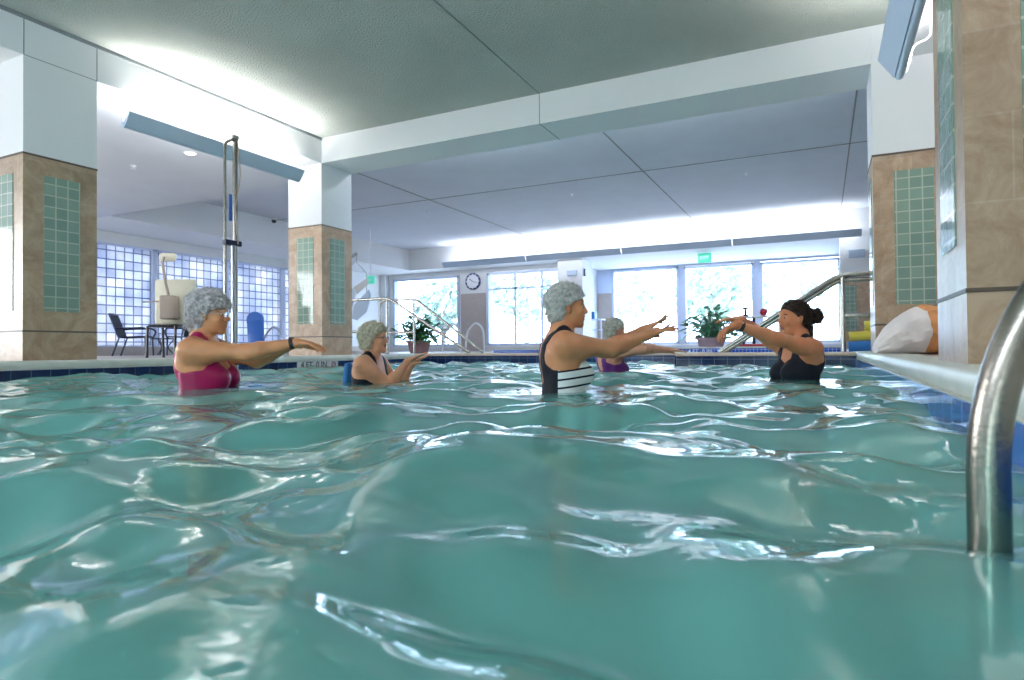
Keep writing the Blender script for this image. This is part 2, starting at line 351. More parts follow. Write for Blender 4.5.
# ------------------------------------------------------------------ walls, glass block, windows
struct('wall_left', MB().box(-14.5, -14.2, -3, 18.6, .1, .35).box(-14.5, -14.2, -3, 18.6, 2.66, 3.2)
       .box(-14.5, -14.2, 15.6, 18.6, .35, 2.66), M['plaster'])
struct('baseboard_left', MB().box(-14.2, -14.17, -3, 18.4, .15, .35), M['stonefar'])
ys = [3.65, 5.65, 7.65, 9.65, 11.65, 13.62, 15.6]
for i, (a, b) in enumerate(zip(ys, ys[1:])):
    w = empty('window_%d' % (i+10), (-14.3, a, .35)); w['kind'] = 'structure'; inv = Matrix.Translation(-Vector(w.location))
    o = MB().box(-14.32, -14.26, a+.06, b-.06, .37, 2.64).build('glass_block_panel', M['block'], w); o.data.transform(inv)
    o = MB().box(-14.4, -14.17, a, a+.06, .35, 2.66).box(-14.4, -14.17, b-.06, b-.001, .35, 2.66).box(-14.4, -14.17, a, b, 2.62, 2.66).box(-14.4, -14.17, a, b, .35, .38).build('window_frame', M['frame'], w); o.data.transform(inv)
def window(i, x0, x1, y, z0, z1, bars=(), th=.07, gm='glass'):
    w = empty('window_%d' % i, ((x0+x1)/2, y, z0)); w['kind'] = 'structure'; inv = Matrix.Translation(-Vector(w.location))
    f = MB().box(x0, x0+th, y-.05, y+.1, z0, z1).box(x1-th, x1, y-.05, y+.1, z0, z1).box(x0, x1, y-.05, y+.1, z0, z0+th).box(x0, x1, y-.05, y+.1, z1-th, z1)
    for k in bars:
        if k[0] == 'h': f.box(x0+th, x1-th, y, y+.06, k[1]-.03, k[1]+.03)
        else: f.box(k[1]-.03, k[1]+.03, y, y+.06, z0+th, z1-th)
    o = f.build('window_frame', M['frame'], w); o.data.transform(inv)
    o = MB().box(x0+th, x1-th, y+.02, y+.03, z0+th, z1-th).build('window_pane', M[gm], w); o.data.transform(inv)
    o = MB().box(x0-.05, x1+.05, y-.1, y+.1, z0-.05, z0).build('window_sill', M['white'], w); o.data.transform(inv)
YF = 18.4
struct('wall_far', MB().box(-14.5, -13.8, YF, YF+.3, .1, 2.92).box(-11.03, -9.98, YF, YF+.3, .1, 2.92).box(-13.8, -11.03, YF, YF+.3, .1, .31).box(-9.98, -7.25, YF, YF+.3, .1, .31)
       .box(-13.8, -11.03, YF, YF+.3, 2.76, 2.92).box(-9.98, -7.25, YF, YF+.3, 2.76, 2.92).box(-14.2, -13.98, YF-.25, YF, .15, 2.92)
       .box(-7.25, -6.45, 17.9, YF+.3, .1, 2.92).box(-7.25, -6.95, YF, 21.0, .1, 2.92), M['plaster'])
struct('trim_far_stone', MB().box(-10.98, -10.03, YF-.02, YF+.05, .15, 2.1), M['stonefar'])
struct('trim_recess_stone', MB().box(-6.93, -6.42, 20.76, 20.8, .15, 2.1), M['stonefar'])
window(1, -13.78, -11.05, YF, .34, 2.74)
window(2, -9.97, -7.26, YF, .34, 2.74, bars=(('h', 2.2), ('v', -8.95), ('v', -8.0)))
YB = 20.8
struct('wall_far_recess', MB().box(-6.95, 5, YB, YB+.3, 2.86, 2.95).box(-6.95, 5, YB, YB+.3, .1, .34).box(-6.95, -6.42, YB, YB+.3, .34, 2.86)
       .box(-4.18, -4.02, YB, YB+.3, .34, 2.86).box(-1.88, -1.70, YB, YB+.3, .34, 2.86).box(.50, 5, YB, YB+.3, .34, 2.86), M['frame'])
window(3, -6.42, -4.18, YB, .34, 2.86); window(4, -4.02, -1.88, YB, .34, 2.84); window(5, -1.70, .50, YB, .34, 2.82)
struct('wall_right_pier', MB().box(.41, 1.6, 17.6, 18.2, 1.9, 2.92), M['plaster'])
struct('wall_right_pier_stone', MB().box(.41, 1.6, 17.6, 18.2, .15, 1.9), M['stone'])
struct('trim_pier_glass_tile', MB().box(.50, .76, 17.585, 17.61, .6, 1.72), M['glasstile'])
struct('wall_right', MB().box(5, 5.2, -3, 21, .1, 3.7), M['plaster'])
struct('wall_near', MB().box(-14.5, -5.0, -3.1, -2.9, .1, 3.7).box(-1.5, 5.2, -3.1, -2.9, .1, 3.7).box(-5.0, -1.5, -3.1, -2.9, -1.2, 1.2).box(-5.0, -1.5, -3.1, -2.9, 2.4, 3.7), M['plaster'])
window(20, -5.0, -1.5, -3.0, 1.2, 2.4, bars=(('v', -3.8), ('v', -2.7)), gm='clearglass')  # unseen window behind the camera, added as daylight fill for the swimmers
# outside
struct('ground_outside', MB().box(-30, 20, 21.2, 60, -.1, .0).box(-40, -14.6, -5, 60, -.1, .0), M['ground'])
def rail_fence(x0, x1, y, label):
    f = empty('railing', ((x0+x1)/2, y, 0)); tag(f, label, 'railing'); inv = Matrix.Translation(-Vector(f.location))
    o = MB().box(x0, x1, y-.02, y+.02, 1.08, 1.12).box(x0, x1, y-.02, y+.02, .1, .14).build('rail_bar', M['white'], f); o.data.transform(inv)
    m = MB(); x = x0
    while x < x1: m.box(x, x+.02, y-.01, y+.01, .0, 1.1); x += .16
    o = m.build('baluster', M['white'], f); o.data.transform(inv); o['kind'] = 'stuff'
rail_fence(-14, -7, 23.5, 'pale railing outside the two left windows'); rail_fence(-6.5, 1.5, 24.5, 'pale railing outside the three right windows')
def tree(x, y, h, seed, label):
    t = empty('tree', (x, y, 0)); tag(t, label, 'tree', 'trees outside the windows'); random.seed(seed)
    tr = MB().tube([(0, 0, 0), (.1, 0, h*.4), (0, .1, h*.8)], [.14, .10, .05], 8)
    for k in range(6):
        a = random.uniform(0, 6.28); z = h*random.uniform(.3, .7); tr.tube([(0.05, 0, z), (math.cos(a)*h*.2, math.sin(a)*h*.2, z+h*.18)], [.05, .02], 6)
    tr.build('trunk', M['bark'], t, True)
    m = MB()
    for k in range(520):
        a = random.uniform(0, 6.28); el = random.uniform(-1, 1); rr = h*.34*random.uniform(.5, 1)**.6
        c = Vector((math.cos(a)*rr*math.sqrt(1-el*el), math.sin(a)*rr*math.sqrt(1-el*el), h*.62+el*h*.36*random.uniform(.6, 1)))
        n = Vector((random.gauss(0, 1), random.gauss(0, 1), random.gauss(0, 1))).normalized(); u = n.orthogonal().normalized(); w = n.cross(u); s = random.uniform(.12, .3)
        vs_ = [m.bm.verts.new(c+u*s*p+w*s*q) for p, q in ((-1, 0), (-.3, .5), (.6, .4), (1, 0), (.5, -.5), (-.4, -.4))]
        m.bm.faces.new(vs_)
    m.build('crown', M['foliage'], t, recalc=False)
tree(-13.5, 29, 5.4, 1, 'leafy tree outside the window left of the clock')
tree(-17.2, 27, 4.2, 2, 'short tree outside the window left of the clock, by its left side')
tree(-10.0, 34, 5.6, 3, 'leafy tree outside the window right of the clock')
tree(-7.0, 42, 7.5, 4, 'tall tree behind the head of the swimmer in the striped suit')
tree(-4.6, 29.5, 4.6, 5, 'leafy tree outside the window above the swimmer in purple')
tree(-1.9, 36, 6.4, 6, 'distant tree outside the middle right window')
tree(2.4, 32, 6.2, 7, 'distant tree outside the window above the instructor')

# ------------------------------------------------------------------ water
def waves(X, Y):
    rng = np.random.default_rng(WAVE_SEED); Z = np.zeros_like(X)
    wx = X + .10*np.sin(1.7*Y+.6*X+1)+.05*np.sin(3.1*X-2.2*Y); wy = Y + .10*np.sin(1.9*X-.5*Y+2)+.05*np.sin(3.7*Y+2.4*X)
    n = 26
    for i in range(n):
        lam = .19*(6.5**(i/(n-1))) * rng.uniform(.9, 1.1); k = 2*PI/lam; a = rng.uniform(0, 2*PI)
        amp = WAVE_AMP*lam
        ph = k*(wx*math.cos(a)+wy*math.sin(a))+rng.uniform(0, 2*PI); s = np.sin(ph)
        Z += amp*(s + .22*np.cos(2*ph))
    Z *= 1+.25*np.exp(-np.maximum(Y-.6, 0)/.9)
    for (cx, cy, lift) in SWIMMERS:
        g = np.exp(-((X-cx)**2+(Y-cy)**2)/.55**2); Z = Z*(1-.85*g)+lift*g
    return Z
SWIMMERS = [tuple(W(u, v, d))[:2]+(l,) for u, v, d, l in ((204, 380, 3.30, .035), (366, 375, 4.5, -.005), (561, 380, 3.3, 0), (611, 370, 5.5, .03), (799, 375, 3.85, .035))]
WAVE_SEED = 33; WAVE_AMP = .0088
def water_sheet(name, x0, x1, y0, y1, kind='stuff'):
    xs = np.arange(x0, x1+.001, .021); y = [y0]
    while y[-1] < y1: y.append(y[-1] + min(.04, max(.009, abs(y[-1])*.0055)))
    y[-1] = y1; ysn = np.array(y); xs[-1] = x1
    X, Y = np.meshgrid(xs, ysn); Z = waves(X, Y)
    edge = np.minimum.reduce([np.clip((X-x0)/.15, 0, 1), np.clip((x1-X)/.15, 0, 1)]); Z *= .55+.45*edge
    nx, ny = len(xs), len(ysn)
    me = bpy.data.meshes.new(name); me.vertices.add(nx*ny); co = np.stack([X, Y, Z], -1).reshape(-1, 3).astype(np.float32); me.vertices.foreach_set('co', co.ravel())
    idx = np.arange(nx*ny).reshape(ny, nx); q = np.stack([idx[:-1, :-1], idx[:-1, 1:], idx[1:, 1:], idx[1:, :-1]], -1).reshape(-1, 4)
    me.loops.add(q.size); me.loops.foreach_set('vertex_index', q.ravel().astype(np.int32)); me.polygons.add(len(q))
    me.polygons.foreach_set('loop_start', np.arange(0, q.size, 4).astype(np.int32)); me.polygons.foreach_set('use_smooth', [True]*len(q)); me.update(calc_edges=True)
    me.materials.append(M['water']); o = bpy.data.objects.new(name, me); C.objects.link(o); return o
o = water_sheet('pool_water', XL, XR, -1.2, 9.0); tag(o, 'rippling turquoise pool water filling the main pool', 'water', kind='stuff')
o = MB().box(XL, XR, 9.28, 11.5, -.3, .0).build('channel_water', M['water']); tag(o, 'strip of water behind the navy tiled dividing wall', 'water', kind='stuff')

# ------------------------------------------------------------------ light fixtures
def fixture(loc, length, axis, side, label, power=60, seglabel=None, lightdir=None, group='linear wall lights', top=2.93, hs=.7, lcol=(1, .965, .92), spread=125):
    """housing runs along +axis from loc; side = unit vector from lamp towards the pool"""
    ax = Vector(axis); sd = Vector(side); f = empty('linear_light', loc); tag(f, label, 'light fixture', group); Z = Vector((0, 0, 1))
    pts = [sd*.02+Z*.03, sd*(.02+.14*hs)+Z*(.03+.19*hs), sd*(.035+.14*hs)+Z*(.02+.19*hs), sd*.04+Z*.01]
    MB().poly([Vector(p) for p in pts], ax*length).build('reflector_housing', M['bluegrey'], f)
    MB().tube([Z*.02, ax*length+Z*.02], .032, 14).build('bottom_rail', M['bluegrey'], f, True)
    MB().tube([sd*.05+Z*.12+ax*.06, sd*.05+Z*.12+ax*(length-.06)], .016, 8).build('tube', M['tube'], f, True)
    for t in (0.04, length-.04):
        pth = [Z*.02+ax*t, -sd*.05+Z*.02+ax*t, -sd*.10+Z*.25+ax*t, -sd*.22+Z*.27+ax*t, -sd*.22+Z*(top-loc[2])+ax*t] if top < 3 else [Z*.02+ax*t, -sd*.05+Z*.02+ax*t, -sd*.10+Z*.14+ax*t, -sd*.42+Z*.14+ax*t]
        MB().tube(rnd(pth, .06), .008, 6).build('bracket', M['white'], f, True)
    up = area('lamp_light', Vector(loc)+sd*.06+Z*.16+ax*length/2, Z+sd*.25, length-.1, .06, power*.5, lcol); up.data.spread = math.radians(spread)
    bk = area('lamp_light', Vector(loc)-sd*.04+Z*.10+ax*length/2, lightdir or (Z*1.0-sd*.9), length-.1, .06, power*.5, lcol); bk.data.spread = math.radians(170)
    return f
# area() tracks '-Z' with 'Y' up; long side must follow the fixture, so orient explicitly
def orient(o, axis, direction):
    z = -Vector(direction).normalized(); x = Vector(axis).normalized(); y = z.cross(x).normalized(); x = y.cross(z)
    o.rotation_euler = Matrix(((x.x, y.x, z.x), (x.y, y.y, z.y), (x.z, y.z, z.z))).to_euler()
_area = area
def area(name, loc, direction, sx, sy, power, col=(1, 1, 1)):
    o = _area(name, loc, direction, sx, sy, power, col); orient(o, _axis, direction); return o
_axis = (0, 1, 0)
fixture((-6.42, 4.02, 2.55), 2.42, (0, 1, 0), (1, 0, 0), 'blue-grey linear light hung beside the left beam', 62, top=2.93, hs=.6)
fixture((.60, -.8, 2.44), 2.2, (0, 1, 0), (-1, 0, 0), 'blue-grey linear light on the right, section out of sight above the ladder', 30, top=2.93)
fixture((.60, 3.5, 2.44), 2.58, (0, 1, 0), (-1, 0, 0), 'blue-grey linear light hung at the upper right before the column', 60, top=2.93, hs=.85)
_axis = (1, 0, 0)
xs_ = np.linspace(-10.9, .9, 5)
for i, (a, b) in enumerate(zip(xs_, xs_[1:])):
    fixture((a, 17.2, 2.86), b-a-.03, (1, 0, 0), (0, -1, 0), ['leftmost section of the long light before the far windows', 'second section from the left of the far linear light', 'third section of the far linear light, left of the exit sign', 'rightmost section of the far linear light, above the instructor'][i], 14, top=3.62, lcol=(.90, .94, 1), group='far linear light sections', lightdir=Vector((0, .45, 1)))
for i, (a, b) in enumerate(((-6.2, -2.95), (-2.9, .4))):
    fixture((a, 7.9, 3.12), b-a, (1, 0, 0), (0, 1, 0), ['left', 'right'][i]+' linear light behind the cross beam', 170, top=3.62, lcol=(.90, .94, 1), spread=170, lightdir=Vector((0, 1.4, 1)))
def downlight(x, y, z, label, n='recessed_downlight'):
    f = empty(n, (x, y, z)); tag(f, label, 'ceiling light', 'ceiling downlights')
    MB().lathe([(.085, 0), (.085, -.008), (.065, -.01), (.065, 0)], (0, 0, 0)).build('trim_ring', M['white'], f, True)
    MB().lathe([(.062, -.002), (.05, -.012), (.01, -.016)], (0, 0, 0)).build('lens', M['lamp'], f, True)
downlight(-7.63, 5.69, 2.91, 'lit round downlight in the low ceiling left of the steel mast')
def sprinkler(x, y, z, label):
    f = empty('sprinkler_head', (x, y, z)); tag(f, label, 'sprinkler', 'ceiling sprinkler heads')
    MB().lathe([(.04, 0), (.035, -.01), (.012, -.012), (.012, -.035), (.028, -.038), (.028, -.042)], (0, 0, 0), 12).build('sprinkler_body', M['white'], f, True)
sprinkler(-8.87, 5.71, 2.91, 'small sprinkler head in the low ceiling above the glass block wall')
for u, v, s in ((427, 211, 'left'), (572, 194, 'middle'), (746, 173, 'right')):
    r = W(u, v, 1)-EYE; t = (3.6-EYE.z)/r.z; p = EYE+r*t
    sprinkler(p.x, p.y, 3.6, 'small sprinkler head in the far bay ceiling, %s of the three in a row' % s)
f = empty('security_camera', (-12.45, 11.65, 3.6)); tag(f, 'small dark dome camera on the far left ceiling', 'camera')
MB().lathe([(.06, 0), (.06, -.05), (.02, -.06)], (0, 0, 0), 14).build('mount', M['white'], f, True)
MB().lathe([(.05, -.04), (.06, -.08), (.04, -.12), (.01, -.13)], (0, 0, 0), 14).build('dome', M['black'], f, True)

# ------------------------------------------------------------------ metal rails
def tube_thing(name, path, r, m, label, cat, group=None, parts=(), flange=()):
    base = Vector(path[0]); base.z = min(Vector(p).z for p in path)
    t = empty(name, base); tag(t, label, cat, group)
    MB().tube([Vector(p)-base for p in rnd(path, .14)], r, 14).build('rail_tube', M[m], t, True)
    for nm, pp in parts: MB().tube([Vector(p)-base for p in rnd(pp, .08)], r*.9, 12).build(nm, M[m], t, True)
    for p in flange: MB().lathe([(r*2.1, 0), (r*2.1, .006), (r*1.3, .014)], Vector(p)-base, 18).build('flange', M[m], t, True)
    return t
def stair_rail(y, xa, xb, xe, zt, label, ze, side, loop, double=False, r=.024):
    # side +1: runs towards +x while falling
    parts = [('post', [(xb, y, DZ), (xb, y, zt)]), ('mid_rail', [(xa, y, DZ+.42), (xb, y, DZ+.42)])]
    if double: parts.append(('lower_rail', [(xa, y+.01, zt-.062), (xb+.04*side, y+.01, zt-.062), (xe-.05*side, y+.01, ze)]))
    tube_thing('stair_handrail', [(xa, y, DZ+.42), (xa, y, zt), (xb+.04*side, y, zt), (xe, y, ze)], r, 'steel', label, 'handrail', 'handrails of the entry steps', parts, [(xb, y, DZ)])
stair_rail(9.15, -8.6, -7.0, -5.30, 1.155, 'nearer of the two steel handrails sloping down behind the laughing swimmer', .162, 1, 1)
stair_rail(10.15, -7.95, -7.13, -5.60, 1.215, 'farther of the two left steel handrails, in front of the potted plant', .17, 1, 1)
stair_rail(8.14, 1.35, .215, -1.15, 1.045, 'double steel handrail sloping down in front of the right windows', .162, -1, 1, True, .031)
def grab_hoop(x, y, dx, label, m='white', r=.024, h=.88, name='grab_rail', z0=.15):
    tube_thing(name, [(x, y, z0), (x+dx*.05, y, h*.72), (x+dx*.3, y, h), (x+dx*.5, y, h*.8), (x+dx*.52, y, z0)], r, m, label, 'grab rail', 'ladder grab rails', (), [(x, y, z0)])
grab_hoop(-8.25, 12.9, 1, 'white looped grab rail below the clock, left one of the pair')
grab_hoop(-7.60, 12.9, 1, 'white looped grab rail below the clock, right one of the pair')
grab_hoop(-11.35, 11.0, 1.6, 'steel looped grab rail on the far left deck, right of the blue seat', 'steelmatt', .022, .85)
grab_hoop(-12.35, 11.2, 1.2, 'steel looped grab rail on the far left deck, behind the blue seat', 'steelmatt', .022, .85)

# ladder beside the camera: two rails and treads
lad = empty('pool_ladder', (.6, .98, DZ)); tag(lad, 'thick stainless steel pool ladder dipping into the water at the right edge', 'ladder'); LB = Vector(lad.location)
def lrail(y):
    MB().tube([Vector(p)-LB for p in rnd([(.185, y, -.85), (.185, y, .20), (.33, y, .44), (.46, y, .60), (.64, y, .56), (.66, y, .40), (.66, y, DZ)], .13, 10)], .0235, 24).build('rail', M['steeldark'], lad, True)
lrail(.98); lrail(.47)
for z in (-.18, -.46, -.74):
    MB().box(.13-LB.x, .24-LB.x, .47-LB.y, .98-LB.y, z-.02-LB.z, z+.015-LB.z, .006).build('tread', M['steelmatt'], lad)
MB().lathe([(.03, -.30), (.036, -.29), (.036, -.25), (.03, -.24)], Vector((.185, .98, .0))-LB, 18).build('rubber_collar', M['black'], lad, True)
for y in (.47, .98): MB().lathe([(.05, 0), (.05, .006), (.03, .02)], Vector((.66, y, DZ))-LB, 20).build('flange', M['steel'], lad, True)

# pool lift mast on the left wall
mb_ = empty('pool_lift', (-6.02, 5.0, .15)); tag(mb_, 'tall stainless steel pool lift mast rising behind the swimmer in magenta', 'pool lift'); LB = Vector(mb_.location)
MB().tube([Vector(p)-LB for p in rnd([(-6.04, 4.94, -.6), (-6.04, 4.94, 2.60), (-6.02, 5.05, 2.66)], .06)], .017, 14).build('mast_tube', M['steel'], mb_, True)
MB().box(-.024, .024, .04, .085, -.7, 2.56, .012).build('mast_post', M['steel'], mb_)
MB().lathe([(.026, 2.5), (.05, 2.51), (.05, 2.55), (.026, 2.56)], (.0, .06, 0), 16).build('top_cap', M['steelmatt'], mb_, True)
MB().box(-.035, .035, -.09, .13, 1.28, 1.34, .01).build('mid_clamp', M['darkblue'], mb_)
MB().box(.0, .03, .0, .04, -.2, 1.30, .006).build('slide_channel', M['steelmatt'], mb_)
MB().tube([Vector((.03, .07, 2.5)), Vector((.06, .09, 2.1)), Vector((.04, .03, 1.7)), Vector((.05, .06, 1.3))], .008, 8).build('cable', M['taupe'], mb_, True)
MB().box(.045, .052, -.06, -.02, 1.55, 1.85).build('warning_label', M['blueplastic'], mb_)

# lift seat on the deck
ls = empty('lift_chair', (-8.15, 5.72, .15)); tag(ls, 'ivory lift seat with a headrest on a bent arm, behind the swimmer in magenta', 'lift seat')
def camside(o, extra=0): o.rotation_euler = (0, 0, YAW+extra)
camside(ls)
MB().box(-.15, .42, -.06, .02, .45, 1.08, .035).build('seat_back', M['ivory'], ls, True)
MB().box(-.06, .34, -.36, -.02, .41, .445, .01).build('seat', M['black'], ls, True)
MB().box(-.10, .14, -.05, .02, 1.33, 1.45, .045).build('headrest', M['ivory'], ls, True)
MB().tube([(0.0, -.08, 1.38), (.0, -.12, 1.30), (.06, -.14, 1.0), (.10, -.14, .82)], .018, 10).build('headrest_arm', M['taupe'], ls, True)
MB().box(.03, .22, -.26, -.08, .52, .84, .02).build('drive_box', M['taupe'], ls)
MB().tube([(-.26, -.14, .76), (.06, -.14, .77)], .010, 8).build('side_bar', M['taupe'], ls, True)
for sx in (-.05, .32):
    MB().tube([(sx, -.38, .42), (sx, -.40, .0)], .018, 8).build('leg', M['black'], ls, True)
    MB().tube([(sx, -.02, .42), (sx, .0, .0)], .018, 8).build('leg', M['black'], ls, True)

# ------------------------------------------------------------------ patio seats on the left deck
def patio_chair(x, y, rz, label):
    c = empty('patio_chair', (x, y, DZ), rz); tag(c, label, 'chair', 'dark patio chairs')
    for s in (-1, 1):
        MB().tube(rnd([(.26, s*.28, 0), (.24, s*.28, .40), (-.22, s*.28, .38)], .05), .016, 8).build('front_leg', M['darkblue'], c, True)
        MB().tube([(-.36, s*.27, 0), (-.24, s*.27, .36), (-.42, s*.26, .86)], .017, 8).build('rear_leg', M['darkblue'], c, True)
        MB().tube(rnd([(-.30, s*.29, .56), (.22, s*.30, .58), (.31, s*.30, .52), (.25, s*.29, .38)], .07), .018, 8).build('armrest', M['darkblue'], c, True)
    MB().obox((0, 0, .39), .50, .50, .02, Matrix.Rotation(-.05, 3, 'Y'), .006).build('seat', M['mesh'], c)
    MB().obox((-.34, 0, .62), .02, .48, .48, Matrix.Rotation(-.33, 3, 'Y'), .006).build('backrest', M['mesh'], c)
    MB().tube([(-.42, -.26, .86), (-.425, 0, .875), (-.42, .26, .86)], .016, 8).build('top_bar', M['darkblue'], c, True)
    return c
p = W(136, 357, 13.2); patio_chair(p.x, p.y, YAW+.28, 'dark patio chair by the glass block wall, left of the round-legged table')
p = W(187, 357, 13.4); patio_chair(p.x, p.y, YAW+2.6, 'dark patio chair partly hidden behind the swimmer in magenta')
p = W(164, 357, 14.3); t = empty('side_table', (p.x, p.y, DZ), YAW); tag(t, 'small dark side table with curved legs between two patio chairs', 'table')
MB().lathe([(.26, .36), (.26, .385), (.24, .39)], (0, 0, 0), 24).build('table_top', M['darkblue'], t, True)
for k in range(3):
    a = k*2*PI/3+.4; c, s = math.cos(a), math.sin(a)
    MB().tube(rnd([(c*.22, s*.22, 0), (c*.10, s*.10, .12), (c*.08, s*.08, .2), (c*.20, s*.20, .36)], .08), .012, 8).build('leg', M['darkblue'], t, True)
p = W(256, 356, 12.6); t = empty('lounge_seat', (p.x, p.y, DZ), YAW); tag(t, 'upright blue plastic seat on the far left deck behind an outstretched arm', 'seat')
MB().obox((0, 0, .42), .34, .05, .62, Matrix.Rotation(-.12, 3, 'Y') @ Matrix.Rotation(-.2, 3, 'X'), .02).lathe([(.17, -.03), (.17, .03)], (-.035, .06, .70), 20, 'Y').build('seat_back', M['blueplastic'], t, True)
MB().box(-.16, .24, -.35, .0, .18, .23, .02).build('seat', M['blueplastic'], t)
for x in (-.14, .2):
    for y in (-.3, -.03): MB().tube([(x, y, 0), (x, y, .2)], .014, 8).build('leg', M['steelmatt'], t, True)

# ------------------------------------------------------------------ clock, signs
def clock(x, y, z, r):
    t = empty('wall_clock', (x, y, z)); tag(t, 'round wall clock with navy rim above the stone panel between left windows', 'clock')
    MB().lathe([(r, 0), (r, -.05), (r*.96, -.06), (r*.76, -.045)], (0, 0, 0), 40, 'Y').build('rim', M['clocknavy'], t, True)
    MB().lathe([(r*.80, -.02), (r*.80, -.052)], (0, 0, 0), 40, 'Y').build('face', M['clockface'], t)
    for k in range(12):
        a = k*PI/6; c = Vector((math.sin(a)*r*.82, -.062, math.cos(a)*r*.82))
        MB().obox(c, .022, .006, .07, Matrix.Rotation(a, 3, 'Y'), 0).build('hour_mark', M['clockface'], t)
    for a, l, w in ((5.3, .5, .018), (1.9, .68, .012)):
        MB().obox((math.sin(a)*r*l/2, -.058, math.cos(a)*r*l/2), w, .005, r*l, Matrix.Rotation(a, 3, 'Y')).build('hand', M['ink'], t)
clock(-10.5, YF, 2.5, .285)
def wallbox(name, x, y, z, w, h, d, m, label, cat, holes=True, axis='Y'):
    t = empty(name, (x, y, z)); tag(t, label, cat)
    if axis == 'Y': MB().box(-w/2, w/2, -d, 0, -h/2, h/2, .012).build('housing', M[m], t); MB().box(-w*.42, w*.42, -d-.006, -d, -h*.36, h*.36).build('face_plate', M['bluegrey'], t)
    else: MB().box(0, d, -w/2, w/2, -h/2, h/2, .012).build('housing', M[m], t); MB().box(d, d+.006, -w*.4, w*.4, -h*.36, h*.36).build('face_plate', M['bluegrey'], t)
    return t
wallbox('wall_speaker', -6.76, 17.9, 2.50, .30, .17, .10, 'bluegrey', 'blue-grey box on the white pier above the striped-suit swimmer', 'speaker')
wallbox('wall_speaker', .775, 17.6, 2.49, .36, .20, .10, 'bluegrey', 'blue-grey box on the pier at the upper right of the windows', 'speaker')
wallbox('alarm_strobe', -6.45, 18.05, 2.52, .11, .22, .05, 'clocknavy', 'small dark blue alarm box on the side of the white pier', 'alarm', axis='X')
def exit_sign(x, y, z, label, w=.36, zt=2.91):
    t = empty('exit_sign', (x, y, z)); tag(t, label, 'exit sign')
    MB().box(-w/2, w/2, -.03, .03, -w*.38, w*.38, .008).build('sign_box', M['signgreen'], t)
    MB().box(-w*.05, w*.05, -.01, .01, w*.38, zt-z).build('mount', M['white'], t)
    text_mesh('EXIT', w*.33, M['inkwhite'], Vector((0, -.034, 0)), RX, t)
exit_sign(-2.95, 18.3, 2.74, 'green exit sign hanging from the soffit above the middle windows')
p = W(370.5, 280, 17.5); exit_sign(p.x, p.y, p.z, 'small pale green exit sign seen beside the middle column', .28, 3.6)
# depth marker tile on the left pool wall
t = empty('depth_marker', (XL+.001, 6.47, .0)); tag(t, 'white depth marker tile reading 4 FT 0 IN set in the left waterline tiles', 'sign')
MB().box(0, .006, -.39, .37, -.10, .081).build('marker_tile', M['signtile'], t)
text_mesh('4 FT  0 IN', .115, M['ink'], Vector((.008, -.09, .035)), RPX, t)
m = MB().tube([(.009, .28+math.cos(a)*.035, .035+math.sin(a)*.035) for a in [i*PI/12 for i in range(24)]], .006, 6, closed=True); m.tube([(.009, .255, .01), (.009, .305, .06)], .005, 6)
m.build('no_diving_symbol', M['inkred'], t)
def far_marker(x, body, label):
    t = empty('depth_marker', (x, 11.495, .155)); tag(t, label, 'sign')
    MB().box(-.34, .34, -.004, .004, -.045, .045).build('marker_tile', M['royal'], t)
    text_mesh(body, .10, M['inkwhite'], Vector((0, -.007, 0)), RX, t)
far_marker(-4.7, '4 FT  0 IN', 'blue depth marker with pale letters on the far wall left of the striped-suit swimmer')
far_marker(-1.95, '4 FT  0 IN', 'blue depth marker with pale letters on the far wall below the right plant')

# ------------------------------------------------------------------ plants
def plant(x, y, z, label, h, w, leafm, potm, seed, n=70, broad=.5):
    t = empty('potted_plant', (x, y, z)); tag(t, label, 'plant'); random.seed(seed)
    ph = h*.30
    MB().lathe([(w*.20, 0), (w*.27, ph*.85), (w*.29, ph*.86), (w*.29, ph), (w*.25, ph), (w*.25, ph*.9)], (0, 0, 0), 28).build('pot', M[potm], t, True)
    MB().lathe([(w*.25, ph*.88), (.01, ph*.92)], (0, 0, 0), 20).build('soil', M['soil'], t)
    st = MB(); lf = MB()
    for k in range(n):
        a = random.uniform(0, 2*PI); rr = w*random.uniform(.08, .52); el = random.uniform(-.15, 1)
        tip = Vector((math.cos(a)*rr, math.sin(a)*rr, ph + (h-ph)*(.12+.85*max(el, -.1))*(1.05-.7*(rr/(w*.55))**2)))
        b = Vector((math.cos(a)*w*.05, math.sin(a)*w*.05, ph*.9)); mid = (b+tip)/2+Vector((0, 0, h*.12))
        st.tube([b, mid, tip], .006, 5)
        L = h*random.uniform(.15, .25); dr = Vector((math.cos(a), math.sin(a), random.uniform(-.5, 1.1))).normalized(); sd = dr.cross(Vector((0, 0, 1))).normalized(); sd = (sd+Vector((0, 0, random.uniform(-.5, .5)))).normalized()
        nrm = dr.cross(sd).normalized(); wd = L*broad; row = []
        for i in range(6):
            s_ = i/5; c = tip+dr*(L*s_)+Vector((0, 0, -L*.30*s_*s_)); ww = wd*.5*math.sin(PI*min(1, s_*.86+.1))**.8
            if i == 5: ww = .002
            row.append((lf.bm.verts.new(c-sd*ww+nrm*ww*.25), lf.bm.verts.new(c), lf.bm.verts.new(c+sd*ww+nrm*ww*.25)))
        for A, B in zip(row, row[1:]):
            lf.bm.faces.new((A[0], A[1], B[1], B[0])); lf.bm.faces.new((A[1], A[2], B[2], B[1]))
    st.build('stems', M[leafm], t, True); o = lf.build('leaves', M[leafm], t, recalc=False); o['kind'] = 'stuff'
    o.data.polygons.foreach_set('use_smooth', [True]*len(o.data.polygons)); return t
p = W(419, 350, 13.3); plant(p.x, p.y, DZ, 'bushy dark green potted plant behind the left handrails', .86, .92, 'leaf', 'terracotta', 3, 260, .36)
